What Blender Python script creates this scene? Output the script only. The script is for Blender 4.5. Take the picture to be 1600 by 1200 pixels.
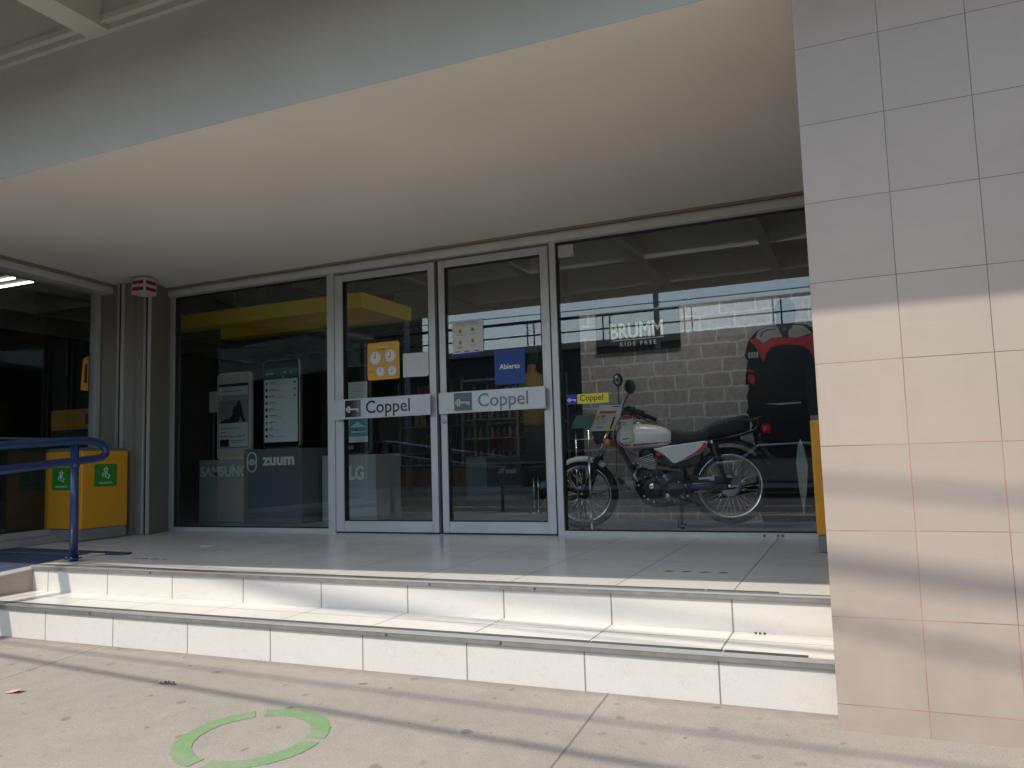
import bpy, bmesh, math, random
from mathutils import Vector, Matrix
random.seed(7)
S = bpy.context.scene
for o in list(bpy.data.objects): bpy.data.objects.remove(o)
C = S.collection
# ------------------------------------------------------------------ camera
cam = bpy.data.objects.new('camera', bpy.data.cameras.new('camera')); C.objects.link(cam)
cam.data.sensor_width = 36; cam.data.lens = 27.70; cam.data.clip_end = 500; cam.data.clip_start = .05
R3 = Matrix(((0.91575087, 0.06442145, 0.39654789), (0.40062434, -0.0727059, -0.91335316), (-0.03000816, 0.99527068, -0.09238929)))
cam.matrix_world = Matrix.Translation((0, -5.70, .60)) @ R3.to_4x4()
S.camera = cam
# ------------------------------------------------------------------ sky, sun, exposure
L = Vector((-.364, -1, 1.276)).normalized()
w = bpy.data.worlds.new('World'); S.world = w; w.use_nodes = True
nt = w.node_tree; bg = nt.nodes['Background']; sky = nt.nodes.new('ShaderNodeTexSky'); sky.sky_type = 'NISHITA'
sky.sun_disc = False; sky.sun_elevation = math.radians(50.2); sky.sun_rotation = math.radians(200)
sky.air_density = 1.3; sky.dust_density = 1.2; sky.ozone_density = 1.5
nt.links.new(sky.outputs[0], bg.inputs[0]); bg.inputs[1].default_value = .15
sun = bpy.data.objects.new('sun', bpy.data.lights.new('sun', 'SUN')); C.objects.link(sun)
sun.data.energy = 2.0; sun.data.angle = math.radians(.5); sun.data.color = (1, .91, .78)
sun.rotation_euler = L.to_track_quat('Z', 'Y').to_euler()
S.view_settings.view_transform = 'Standard'; S.view_settings.look = 'None'
S.view_settings.gamma = 1; S.view_settings.exposure = .95
S.cycles.max_bounces = 10; S.cycles.transparent_max_bounces = 24; S.cycles.glossy_bounces = 5
S.cycles.caustics_reflective = False; S.cycles.caustics_refractive = False; S.cycles.sample_clamp_indirect = 4

# ------------------------------------------------------------------ materials
def mat(name, col, rough=.5, metal=0, noise=0, nscale=8, bump=0, bscale=60, emit=None, coat=0, spec=None):
    m = bpy.data.materials.new(name); m.use_nodes = True
    n = m.node_tree.nodes; l = m.node_tree.links; p = n['Principled BSDF']
    p.inputs['Base Color'].default_value = (*col, 1); p.inputs['Roughness'].default_value = rough
    p.inputs['Metallic'].default_value = metal
    if coat: p.inputs['Coat Weight'].default_value = coat
    if spec is not None: p.inputs['Specular IOR Level'].default_value = spec
    if noise or bump:
        tc = n.new('ShaderNodeTexCoord')
    if noise:
        t = n.new('ShaderNodeTexNoise'); t.inputs['Scale'].default_value = nscale; t.inputs['Detail'].default_value = 6
        l.new(tc.outputs['Object'], t.inputs['Vector'])
        r = n.new('ShaderNodeMapRange'); r.inputs[1].default_value = .3; r.inputs[2].default_value = .7
        r.inputs[3].default_value = 1 - noise; r.inputs[4].default_value = 1 + noise * .5
        l.new(t.outputs[0], r.inputs[0])
        x = n.new('ShaderNodeVectorMath'); x.operation = 'SCALE'; x.inputs[0].default_value = col
        l.new(r.outputs[0], x.inputs['Scale']); l.new(x.outputs[0], p.inputs['Base Color'])
    if bump:
        t = n.new('ShaderNodeTexNoise'); t.inputs['Scale'].default_value = bscale; t.inputs['Detail'].default_value = 4
        l.new(tc.outputs['Object'], t.inputs['Vector'])
        b = n.new('ShaderNodeBump'); b.inputs['Strength'].default_value = bump; b.inputs['Distance'].default_value = .01
        l.new(t.outputs[0], b.inputs['Height']); l.new(b.outputs[0], p.inputs['Normal'])
    if emit:
        p.inputs['Emission Color'].default_value = (*emit[:3], 1); p.inputs['Emission Strength'].default_value = emit[3]
    return m

class NG:
    """tiny node-graph helper"""
    def __init__(s, m): s.n = m.node_tree.nodes; s.l = m.node_tree.links; s.p = s.n['Principled BSDF']
    def math(s, op, a, b=None, c=None, clamp=False):
        x = s.n.new('ShaderNodeMath'); x.operation = op; x.use_clamp = clamp
        for i, v in enumerate((a, b, c)):
            if v is None: continue
            if isinstance(v, (int, float)): x.inputs[i].default_value = v
            else: s.l.new(v, x.inputs[i])
        return x.outputs[0]
    def pos(s):
        g = s.n.new('ShaderNodeNewGeometry'); x = s.n.new('ShaderNodeSeparateXYZ'); s.l.new(g.outputs['Position'], x.inputs[0])
        return x.outputs[0], x.outputs[1], x.outputs[2], g.outputs['Position']
    def noise(s, vec, scale, detail=4, sc3=None):
        if sc3:
            mp = s.n.new('ShaderNodeMapping'); mp.inputs['Scale'].default_value = sc3; s.l.new(vec, mp.inputs[0]); vec = mp.outputs[0]
        t = s.n.new('ShaderNodeTexNoise'); t.inputs['Scale'].default_value = scale; t.inputs['Detail'].default_value = detail
        s.l.new(vec, t.inputs['Vector']); return t.outputs[0]
    def line(s, coord, period, off, width):
        """1 on a joint, 0 elsewhere"""
        a = s.math('SUBTRACT', coord, off); a = s.math('DIVIDE', a, period); a = s.math('ADD', a, .5); a = s.math('FRACT', a)
        a = s.math('SUBTRACT', a, .5); a = s.math('ABSOLUTE', a); a = s.math('MULTIPLY', a, period)
        return s.math('LESS_THAN', a, width)
    def cell(s, coord, period, off):
        a = s.math('SUBTRACT', coord, off); a = s.math('DIVIDE', a, period); return s.math('FLOOR', a)
    def mix(s, f, a, b):
        x = s.n.new('ShaderNodeMix'); x.data_type = 'RGBA'
        if isinstance(f, (int, float)): x.inputs[0].default_value = f
        else: s.l.new(f, x.inputs[0])
        for i, v in ((6, a), (7, b)):
            if isinstance(v, tuple): x.inputs[i].default_value = (*v, 1)
            else: s.l.new(v, x.inputs[i])
        return x.outputs[2]
    def remap(s, v, a, b, c, d):
        r = s.n.new('ShaderNodeMapRange')
        for i, q in enumerate((a, b, c, d)): r.inputs[i + 1].default_value = q
        s.l.new(v, r.inputs[0]); return r.outputs[0]
    def bump(s, h, st=.3, dist=.01):
        b = s.n.new('ShaderNodeBump'); b.inputs['Strength'].default_value = st; b.inputs['Distance'].default_value = dist
        s.l.new(h, b.inputs['Height']); s.l.new(b.outputs[0], s.p.inputs['Normal'])

def tile_white(name, yj=True, col=(.80, .775, .715)):
    m = mat(name, col, .22); g = NG(m); x, y, z, P = g.pos()
    ln = g.line(x, .5285, -.5285, .0032)
    if yj: ln = g.math('MAXIMUM', ln, g.line(y, .53, -.25, .003))
    cx = g.cell(x, .5285, -.5285); cy = g.cell(y, .53, -.25) if yj else g.cell(z, .2, .0)
    wn = g.n.new('ShaderNodeTexWhiteNoise'); wn.noise_dimensions = '2D'
    cmb = g.n.new('ShaderNodeCombineXYZ'); g.l.new(cx, cmb.inputs[0]); g.l.new(cy, cmb.inputs[1]); g.l.new(cmb.outputs[0], wn.inputs['Vector'])
    fine = g.remap(g.noise(P, 170, 3), .32, .7, .925, 1.0); big = g.remap(g.noise(P, 1.6, 3), .3, .75, .955, 1.0)
    dirt = g.math('MULTIPLY', g.remap(g.noise(P, 14, 5, (1, 1, 2.2)), .55, .78, 0, 1), g.remap(g.noise(P, 120, 3), .45, .7, .2, 1))
    v = g.math('MULTIPLY', fine, big); v = g.math('MULTIPLY', v, g.remap(wn.outputs[0], 0, 1, .955, 1.0))
    sc = g.n.new('ShaderNodeVectorMath'); sc.operation = 'SCALE'; sc.inputs[0].default_value = col; g.l.new(v, sc.inputs['Scale'])
    c = g.mix(g.math('MULTIPLY', dirt, .45), sc.outputs[0], (.36, .33, .28)); c = g.mix(ln, c, (.20, .19, .17)); g.l.new(c, g.p.inputs['Base Color'])
    g.l.new(g.math('ADD', g.remap(g.noise(P, 2.5, 2), .1, .9, .21, .29), g.math('MULTIPLY', ln, .5)), g.p.inputs['Roughness'])
    g.bump(g.math('MULTIPLY', ln, -1), .3, .002)
    return m
M = {}
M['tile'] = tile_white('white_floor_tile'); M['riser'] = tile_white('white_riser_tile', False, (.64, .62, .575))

def pillar_mat():
    col = (.415, .345, .285); m = mat('beige_wall_tile', col, .42); g = NG(m); x, y, z, P = g.pos()
    n1 = g.noise(P, 3, 3); wob = g.math('MULTIPLY', g.math('SUBTRACT', n1, .5), .004)
    xx = g.math('ADD', x, wob); zz = g.math('ADD', z, wob)
    lv = g.math('MULTIPLY', g.line(xx, .267, .157, .0014), g.math('GREATER_THAN', x, -.05)); lh = g.line(zz, .2875, .029, .0013)
    ghost = g.math('MULTIPLY', g.math('MAXIMUM', g.line(x, .267, .157 + .016, .0012), g.line(x, .267, .157 - .013, .0010)), g.remap(g.noise(P, 2.3, 2), .45, .6, 0, .22))
    ln = g.math('MAXIMUM', lv, lh)
    tone = g.math('ADD', g.remap(g.noise(P, 2.6, 3), .42, .6, 0, 1), g.remap(z, .3, 1.3, -.3, .8), clamp=True)
    lc = g.mix(tone, (.40, .19, .15), (.13, .105, .095))
    brushed = g.remap(g.noise(P, 22, 4, (.10, .10, 6)), .3, .7, .985, 1.01); big = g.remap(g.noise(P, 1.7, 5), .3, .7, .93, 1.02)
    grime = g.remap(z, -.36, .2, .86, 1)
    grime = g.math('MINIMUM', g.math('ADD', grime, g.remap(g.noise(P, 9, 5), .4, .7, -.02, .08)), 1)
    wn = g.n.new('ShaderNodeTexWhiteNoise'); wn.noise_dimensions = '2D'; cmb = g.n.new('ShaderNodeCombineXYZ')
    g.l.new(g.cell(x, .267, .157), cmb.inputs[0]); g.l.new(g.cell(z, .2875, .029), cmb.inputs[1]); g.l.new(cmb.outputs[0], wn.inputs['Vector'])
    v = g.math('MULTIPLY', g.math('MULTIPLY', brushed, big), g.math('MULTIPLY', grime, g.remap(wn.outputs[0], 0, 1, .935, 1.0)))
    sc = g.n.new('ShaderNodeVectorMath'); sc.operation = 'SCALE'; sc.inputs[0].default_value = col; g.l.new(v, sc.inputs['Scale'])
    c = g.mix(ghost, sc.outputs[0], (.35, .25, .21)); c = g.mix(ln, c, lc); g.l.new(c, g.p.inputs['Base Color'])
    g.bump(g.math('MULTIPLY', ln, -1), .2, .002)
    return m
M['pillar'] = pillar_mat()

def sidewalk_mat():
    m = mat('sidewalk_concrete', (.42, .37, .31), .85); g = NG(m); x, y, z, P = g.pos()
    big = g.noise(P, 1.3, 6); mid = g.noise(P, 11, 6); fine = g.noise(P, 150, 3); grit = g.noise(P, 420, 2)
    v = g.math('MULTIPLY', g.remap(big, .3, .7, .88, 1.05), g.remap(mid, .3, .7, .92, 1.04))
    v = g.math('MULTIPLY', v, g.remap(fine, .35, .68, .88, 1.06)); v = g.math('MULTIPLY', v, g.remap(grit, .38, .64, .78, 1.14))
    sc = g.n.new('ShaderNodeVectorMath'); sc.operation = 'SCALE'; sc.inputs[0].default_value = (.355, .32, .278); g.l.new(v, sc.inputs['Scale'])
    # trodden gum spots
    mp = g.n.new('ShaderNodeMapping'); g.l.new(P, mp.inputs[0])
    dist = g.n.new('ShaderNodeVectorMath'); dist.operation = 'ADD'
    nz = g.n.new('ShaderNodeTexNoise'); nz.inputs['Scale'].default_value = 14; g.l.new(P, nz.inputs['Vector'])
    ms = g.n.new('ShaderNodeVectorMath'); ms.operation = 'SCALE'; ms.inputs['Scale'].default_value = .05; g.l.new(nz.outputs[1], ms.inputs[0])
    g.l.new(mp.outputs[0], dist.inputs[0]); g.l.new(ms.outputs[0], dist.inputs[1])
    vo = g.n.new('ShaderNodeTexVoronoi'); vo.voronoi_dimensions = '2D'; vo.inputs['Scale'].default_value = 6.2; g.l.new(dist.outputs[0], vo.inputs['Vector'])
    sep = g.n.new('ShaderNodeSeparateColor'); g.l.new(vo.outputs['Color'], sep.inputs[0])
    rad = g.remap(sep.outputs[0], .15, 1, 0, .14)
    spot = g.math('MULTIPLY', g.math('SUBTRACT', rad, vo.outputs['Distance']), 60, clamp=True)
    spot = g.math('MULTIPLY', spot, g.remap(sep.outputs[1], 0, 1, .35, .95))
    c = g.mix(spot, sc.outputs[0], (.17, .15, .135))
    stain = g.remap(g.noise(P, 2.1, 7, (1, 2.2, 1)), .50, .70, 0, .38); c = g.mix(stain, c, (.30, .26, .22))
    wob = g.math('MULTIPLY', g.math('SUBTRACT', g.noise(P, 7, 5), .5), .012)
    j = g.line(g.math('ADD', g.math('ADD', x, wob), g.math('MULTIPLY', y, .03)), 2.80, -1.04, .0045)
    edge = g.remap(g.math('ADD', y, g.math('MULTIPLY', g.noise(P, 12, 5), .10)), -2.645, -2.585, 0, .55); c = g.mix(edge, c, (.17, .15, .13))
    c = g.mix(g.math('MULTIPLY', j, .75), c, (.12, .11, .09)); g.l.new(c, g.p.inputs['Base Color'])
    g.bump(g.math('SUBTRACT', g.math('ADD', g.math('MULTIPLY', fine, .6), g.math('MULTIPLY', mid, .5)), j), .45, .006)
    return m
M['sidewalk'] = sidewalk_mat()

def brick_mat():
    m = mat('printed_brick', (.25, .22, .22), .7); g = NG(m); x, y, z, P = g.pos()
    nz = g.n.new('ShaderNodeTexNoise'); nz.inputs['Scale'].default_value = 9; nz.inputs['Detail'].default_value = 5; g.l.new(P, nz.inputs['Vector'])
    sb = g.n.new('ShaderNodeVectorMath'); sb.operation = 'SUBTRACT'; sb.inputs[1].default_value = (.5, .5, .5); g.l.new(nz.outputs[1], sb.inputs[0])
    ms = g.n.new('ShaderNodeVectorMath'); ms.operation = 'SCALE'; ms.inputs['Scale'].default_value = .045; g.l.new(sb.outputs[0], ms.inputs[0])
    ad = g.n.new('ShaderNodeVectorMath'); g.l.new(P, ad.inputs[0]); g.l.new(ms.outputs[0], ad.inputs[1])
    sp = g.n.new('ShaderNodeSeparateXYZ'); g.l.new(ad.outputs[0], sp.inputs[0]); cb = g.n.new('ShaderNodeCombineXYZ')
    g.l.new(sp.outputs[0], cb.inputs[0]); g.l.new(sp.outputs[2], cb.inputs[1])
    b = g.n.new('ShaderNodeTexBrick'); g.l.new(cb.outputs[0], b.inputs['Vector']); b.inputs['Scale'].default_value = 1
    b.inputs['Brick Width'].default_value = .30; b.inputs['Row Height'].default_value = .128; b.inputs['Mortar Size'].default_value = .0095
    b.inputs['Mortar Smooth'].default_value = .4
    b.inputs['Color1'].default_value = (.34, .30, .30, 1); b.inputs['Color2'].default_value = (.27, .235, .24, 1); b.inputs['Mortar'].default_value = (.43, .45, .45, 1)
    b.offset = .42; b.squash = .8; b.squash_frequency = 3
    v = g.remap(g.noise(P, 26, 8), .3, .75, .78, 1.15)
    sc = g.n.new('ShaderNodeVectorMath'); sc.operation = 'SCALE'; g.l.new(b.outputs[0], sc.inputs[0]); g.l.new(v, sc.inputs['Scale'])
    g.l.new(sc.outputs[0], g.p.inputs['Base Color']); return m
M['brick'] = brick_mat()

def glass_mat(name, r0=.06, tint=(.86, .91, .89), rough=0):
    m = bpy.data.materials.new(name); m.use_nodes = True; n = m.node_tree.nodes; l = m.node_tree.links
    n.remove(n['Principled BSDF']); out = n['Material Output']
    tr = n.new('ShaderNodeBsdfTransparent'); tr.inputs[0].default_value = (*tint, 1)
    gl = n.new('ShaderNodeBsdfGlossy'); gl.inputs['Roughness'].default_value = rough; gl.inputs[0].default_value = (.92, .97, 1, 1)
    lw = n.new('ShaderNodeLayerWeight'); p = n.new('ShaderNodeMath'); p.operation = 'POWER'; p.inputs[1].default_value = 5
    l.new(lw.outputs['Facing'], p.inputs[0]); a = n.new('ShaderNodeMath'); a.operation = 'MULTIPLY_ADD'
    l.new(p.outputs[0], a.inputs[0]); a.inputs[1].default_value = .55; a.inputs[2].default_value = r0
    mx = n.new('ShaderNodeMixShader'); l.new(a.outputs[0], mx.inputs[0]); l.new(tr.outputs[0], mx.inputs[1]); l.new(gl.outputs[0], mx.inputs[2])
    l.new(mx.outputs[0], out.inputs['Surface']); return m
M['glass'] = glass_mat('tinted_window_glass', .055, (.965, .985, .975))
M['glass_side'] = glass_mat('side_window_glass', .035, (.955, .98, .97))
M['clear'] = glass_mat('clear_acrylic', .05, (.9, .95, .95))
M['soffit'] = mat('cream_painted_plaster', (.85, .80, .705), .75, noise=.06, nscale=.9, bump=.10, bscale=90)
M['beam'] = mat('grey_painted_concrete', (.54, .53, .495), .7, noise=.07, nscale=2.2, bump=.2, bscale=40)
M['coffer'] = mat('coffer_paint', (.55, .55, .48), .8, noise=.06, nscale=2, bump=.15, bscale=40)
M['column'] = mat('taupe_column_paint', (.25, .225, .185), .6, noise=.07, nscale=3, bump=.15, bscale=60)
M['trim'] = mat('brown_trim', (.30, .24, .19), .6, noise=.1)
M['alu'] = mat('satin_aluminium', (.57, .585, .58), .42, .35, noise=.06, nscale=5, bump=.03, bscale=200)
M['alu_w'] = mat('off_white_header_metal', (.70, .69, .64), .45, .2, noise=.07, nscale=4)
M['strip'] = mat('grey_nosing_metal', (.36, .34, .32), .38, .7, noise=.22, nscale=14, bump=.1, bscale=160)
M['nose_hi'] = mat('bright_nosing_edge', (.72, .72, .72), .3, .8)
M['grip'] = mat('dark_antislip_strip', (.10, .095, .09), .8, noise=.25, nscale=20)
M['gasket'] = mat('black_rubber_gasket', (.02, .02, .02), .6)
M['yellow'] = mat('yellow_enamel', (.78, .345, .02), .35, noise=.04, nscale=3)
M['yellow2'] = mat('yellow_board', (.92, .68, .02), .5)
M['grey'] = mat('grey_enamel', (.22, .235, .24), .45, noise=.05)
M['dgrey'] = mat('dark_grey_panel', (.125, .155, .16), .45, noise=.04)
M['mgrey'] = mat('mid_grey_panel', (.36, .41, .40), .45, noise=.04)
M['green'] = mat('green_sticker', (.03, .26, .025), .45)
M['white'] = mat('white_print', (.78, .78, .76), .5)
M['paper'] = mat('white_paper', (.66, .67, .66), .7, noise=.03)
M['offw'] = mat('grey_white_plastic', (.55, .55, .53), .5)
M['blue'] = mat('blue_rail_paint', (.014, .036, .125), .35, noise=.12, nscale=16, bump=.08, bscale=70, coat=.3)
M['bluemat'] = mat('dark_blue_mat', (.035, .055, .11), .8, noise=.25, nscale=10, bump=.3, bscale=150)
M['bluesign'] = mat('blue_poster', (.02, .065, .30), .5)
M['bluest'] = mat('royal_blue_sticker', (.02, .03, .42), .45)
M['yelst'] = mat('yellow_sticker', (.80, .68, .03), .45)
M['black'] = mat('black_plastic', (.012, .012, .013), .38)
M['rubber'] = mat('tyre_rubber', (.010, .010, .010), .85, bump=.3, bscale=90)
M['ink'] = mat('dark_ink', (.02, .02, .025), .6)
M['inkg'] = mat('grey_ink', (.20, .21, .23), .6)
M['chrome'] = mat('chrome', (.80, .80, .80), .12, 1)
M['mirrorplate'] = mat('polished_plate', (.5, .5, .52), .07, 1)
M['steel'] = mat('brushed_steel', (.45, .45, .45), .35, .9)
M['white_paint'] = mat('white_tank_paint', (.86, .87, .88), .25, coat=.7)
M['red_paint'] = mat('red_paint', (.62, .015, .02), .3, coat=.5)
M['red_lens'] = mat('red_lens', (.55, .01, .02), .15, coat=1)
M['orange_lens'] = mat('orange_lens', (.75, .20, .01), .2, coat=.6)
M['red'] = mat('red_print', (.62, .05, .045), .5)
M['orange'] = mat('orange_card', (.78, .40, .045), .5)
M['seat'] = mat('black_vinyl', (.009, .009, .010), .6, bump=.25, bscale=160)
M['engine'] = mat('black_engine_casting', (.022, .022, .024), .45, .3, bump=.2, bscale=120)
M['alcast'] = mat('cast_aluminium', (.50, .51, .52), .4, .8, bump=.15, bscale=120)
M['floor_in'] = mat('interior_floor_tile', (.30, .31, .31), .3, noise=.06)
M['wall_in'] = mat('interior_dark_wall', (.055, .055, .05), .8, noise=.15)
M['ceil_in'] = mat('interior_ceiling_paint', (.55, .54, .48), .8)
M['wood'] = mat('brown_wood', (.20, .115, .05), .5, noise=.25, nscale=6)
M['teal'] = mat('teal_print', (.03, .08, .09), .5)
M['screen_t'] = mat('teal_screen_print', (.12, .38, .42), .4)
M['screen_w'] = mat('pale_screen_print', (.74, .80, .79), .4)
M['screen_g'] = mat('dark_green_header_print', (.01, .10, .08), .4)
M['photo_g'] = mat('grey_photo_print', (.30, .32, .31), .5, noise=.2, nscale=10)
M['asphalt'] = mat('asphalt', (.038, .038, .04), .85, noise=.25, nscale=2, bump=.5, bscale=120)
M['kerb'] = mat('kerb_concrete', (.36, .34, .31), .85, noise=.15, bump=.3)
M['wire'] = mat('black_cable', (.02, .02, .02), .6)
M['bark'] = mat('bark', (.09, .065, .045), .9, noise=.3, bump=.6, bscale=30)
M['leaf'] = mat('leaf', (.045, .09, .03), .6, noise=.4, nscale=2)
M['shirt'] = mat('yellow_cloth', (.30, .21, .04), .8, noise=.1)
M['darkcloth'] = mat('black_cloth', (.015, .018, .02), .85)
M['greenpaint'] = mat('green_road_paint', (.145, .33, .115), .75, noise=.18, nscale=26, bump=.3, bscale=200)
def worn_green():
    m = mat('worn_green_paint', (.22, .40, .155), .8); g = NG(m); x, y, z, P = g.pos()
    big = g.remap(g.noise(P, 9, 6), .52, .62, 0, .55); fine = g.remap(g.noise(P, 160, 3), .50, .60, 0, .55)
    c = g.mix(g.remap(g.noise(P, 40, 3), .3, .7, 0, 1), (.145, .275, .11), (.18, .31, .135))
    c = g.mix(g.math('MAXIMUM', g.math('MULTIPLY', big, .9), g.math('MULTIPLY', fine, .9)), c, (.30, .29, .23)); g.l.new(c, g.p.inputs['Base Color'])
    g.bump(g.noise(P, 150, 3), .3, .004); return m
M['greenpaint'] = worn_green()
M['pink'] = mat('pink_paper', (.62, .33, .33), .7)
M['conduit'] = mat('pale_channel', (.52, .50, .46), .45, .2)
M['lamp'] = mat('added_fill_tube', (.9, .9, .9), .5, emit=(1, .98, .92, 42))  # tubes of the added fill lamp over the motorcycle
M['lamp_soft'] = mat('dim_fluorescent_tube', (.9, .9, .9), .5, emit=(1, .98, .92, 3))
M['lamp_tray'] = mat('grey_lamp_tray', (.06, .06, .055), .7)
M['bldg'] = mat('grey_concrete_building', (.10, .10, .10), .85, noise=.15, nscale=.7)
M['bldg2'] = mat('brown_building', (.08, .07, .06), .85, noise=.15, nscale=.8)
M['bwin'] = mat('dark_building_glass', (.02, .025, .03), .15)
M['carp'] = mat('dark_car_paint', (.02, .022, .028), .25, .3, coat=1)
M['cars'] = mat('silver_car_paint', (.35, .36, .37), .3, .6, coat=1)
M['face'] = mat('matte_black_face', (.006, .006, .006), .8, spec=.15)
M['red_dark'] = mat('printed_dark_red', (.30, .012, .022), .7)
M['jacket'] = mat('printed_black', (.007, .008, .009), .8, spec=.2)

# ------------------------------------------------------------------ mesh helpers
class MB:
    def __init__(s): s.v = []; s.f = []; s.m = []; s.sm = []; s.mats = []
    def mi(s, mt):
        if mt is None: return 0
        if mt not in s.mats: s.mats.append(mt)
        return s.mats.index(mt)
    def add(s, vs, fs, mt=None, smooth=False):
        k = len(s.v); s.v += [tuple(a) for a in vs]; i = s.mi(mt)
        for f in fs: s.f.append(tuple(k + q for q in f)); s.m.append(i); s.sm.append(smooth)
        return s
    def box(s, x0, x1, y0, y1, z0, z1, mt=None):
        v = [(x, y, z) for z in (z0, z1) for y in (y0, y1) for x in (x0, x1)]
        return s.add(v, [(0, 2, 3, 1), (4, 5, 7, 6), (0, 1, 5, 4), (2, 6, 7, 3), (0, 4, 6, 2), (1, 3, 7, 5)], mt)
    def hexa(s, b, t, mt=None):
        return s.add(list(b) + list(t), [(3, 2, 1, 0), (4, 5, 6, 7), (0, 1, 5, 4), (1, 2, 6, 5), (2, 3, 7, 6), (3, 0, 4, 7)], mt)
    def prism(s, poly, ax, a, b, mt=None):
        """poly 2D list, extruded along axis ax from a to b. ax 'y': poly=(x,z); 'z': (x,y); 'x': (y,z)"""
        f = {'y': lambda p, q: (p[0], q, p[1]), 'z': lambda p, q: (p[0], p[1], q), 'x': lambda p, q: (q, p[0], p[1])}[ax]
        n = len(poly); v = [f(p, a) for p in poly] + [f(p, b) for p in poly]
        return s.add(v, [tuple(range(n)), tuple(range(2 * n - 1, n - 1, -1))] + [(i, i + n, (i + 1) % n + n, (i + 1) % n) for i in range(n)], mt)
    def tube(s, pts, r, n=10, mt=None, cap=True, closed=False):
        pts = [Vector(p) for p in pts]; N = len(pts); rr = r if isinstance(r, (list, tuple)) else [r] * N
        v = []; up = None
        for i, p in enumerate(pts):
            if closed: t = pts[(i + 1) % N] - pts[i - 1]
            else: t = pts[min(i + 1, N - 1)] - pts[max(i - 1, 0)]
            t.normalize()
            if up is None: up = t.orthogonal().normalized()
            up = (up - t * up.dot(t)); up = up.normalized() if up.length > 1e-6 else t.orthogonal().normalized()
            s2 = t.cross(up)
            for k in range(n):
                a = 2 * math.pi * k / n; v.append(p + (up * math.cos(a) + s2 * math.sin(a)) * rr[i])
        f = []
        for i in range(N if closed else N - 1):
            for k in range(n):
                j = (i + 1) % N; f.append((i * n + k, i * n + (k + 1) % n, j * n + (k + 1) % n, j * n + k))
        if cap and not closed: f += [tuple(range(n - 1, -1, -1)), tuple(range((N - 1) * n, N * n))]
        return s.add(v, f, mt, True)
    def lathe(s, prof, c, ax, n=32, mt=None, smooth=True):
        """prof: list of (radius, offset along axis)"""
        c = Vector(c); ax = Vector(ax).normalized(); u = ax.orthogonal().normalized(); w_ = ax.cross(u); v = []
        for r, h in prof:
            for k in range(n):
                a = 2 * math.pi * k / n; v.append(c + ax * h + (u * math.cos(a) + w_ * math.sin(a)) * r)
        P = len(prof)
        f = [(i * n + k, i * n + (k + 1) % n, (i + 1) * n + (k + 1) % n, (i + 1) * n + k) for i in range(P - 1) for k in range(n)]
        if prof[0][0] > 1e-6 and prof[0] != prof[-1]: f.append(tuple(range(n - 1, -1, -1)))
        if prof[-1][0] > 1e-6 and prof[0] != prof[-1]: f.append(tuple(range((P - 1) * n, P * n)))
        return s.add(v, f, mt, smooth)
    def ball(s, c, r, mt=None, n=12, sc=(1, 1, 1)):
        v = []; f = []; h = n // 2
        for i in range(h + 1):
            t = math.pi * i / h
            for k in range(n):
                a = 2 * math.pi * k / n; v.append((c[0] + r * sc[0] * math.sin(t) * math.cos(a), c[1] + r * sc[1] * math.sin(t) * math.sin(a), c[2] + r * sc[2] * math.cos(t)))
        f = [(i * n + k, i * n + (k + 1) % n, (i + 1) * n + (k + 1) % n, (i + 1) * n + k) for i in range(h) for k in range(n)]
        return s.add(v, f, mt, True)
    def loft(s, secs, mt=None, n=28, fmat=None):
        """secs: (x, zc, hy, hz, power, yc) stations along x"""
        v = []
        for q in secs:
            x, zc, hy, hz, pw = q[:5]; yc = q[5] if len(q) > 5 else 0
            for k in range(n):
                a = 2 * math.pi * k / n; ca, sa = math.cos(a), math.sin(a)
                v.append((x, yc + hy * math.copysign(abs(ca) ** (2 / pw), ca), zc + hz * math.copysign(abs(sa) ** (2 / pw), sa)))
        N = len(secs); f = [(i * n + k, (i + 1) * n + k, (i + 1) * n + (k + 1) % n, i * n + (k + 1) % n) for i in range(N - 1) for k in range(n)]
        k0 = len(s.v)
        s.add(v, f + [tuple(range(n)), tuple(range(N * n - 1, (N - 1) * n - 1, -1))], mt, True)
        if fmat:
            base = len(s.f) - len(f) - 2
            for j in range(len(f)):
                cc = [sum(s.v[q][d] for q in s.f[base + j]) / 4 for d in range(3)]
                r = fmat(*cc)
                if r is not None: s.m[base + j] = s.mi(r)
        return s
OFF = {}
def obj(name, mb, mt=None, parent=None, bevel=0, seg=2, off=None, label=None, fixn=True):
    o_ = off if off is not None else (OFF.get(parent.name, Vector()) if parent else Vector())
    me = bpy.data.meshes.new(name); me.from_pydata([tuple(Vector(v) - o_) for v in mb.v], [], mb.f); me.update()
    if mt is not None and not mb.mats: me.materials.append(mt)
    for q in mb.mats: me.materials.append(q)
    me.polygons.foreach_set('material_index', mb.m); me.polygons.foreach_set('use_smooth', mb.sm); me.update()
    if fixn:
        b = bmesh.new(); b.from_mesh(me); bmesh.ops.recalc_face_normals(b, faces=b.faces); b.to_mesh(me); b.free()
    o = bpy.data.objects.new(name, me); C.objects.link(o); o.parent = parent; OFF[o.name] = o_
    if bevel:
        md = o.modifiers.new('bevel', 'BEVEL'); md.width = bevel; md.segments = seg; md.limit_method = 'ANGLE'; md.harden_normals = False
    if label: o['label'] = label
    return o
def thing(name, label, cat, loc=(0, 0, 0), rotz=0, group=None, local=False):
    o = bpy.data.objects.new(name, None); C.objects.link(o); o.location = loc; o.rotation_euler = (0, 0, rotz); o.empty_display_size = .1
    o['label'] = label; o['category'] = cat
    if group: o['group'] = group
    OFF[o.name] = Vector() if local else Vector(loc)
    return o
def tag(o, label, cat, group=None, kind=None):
    o['label'] = label; o['category'] = cat
    if group: o['group'] = group
    if kind: o['kind'] = kind
    return o
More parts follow.
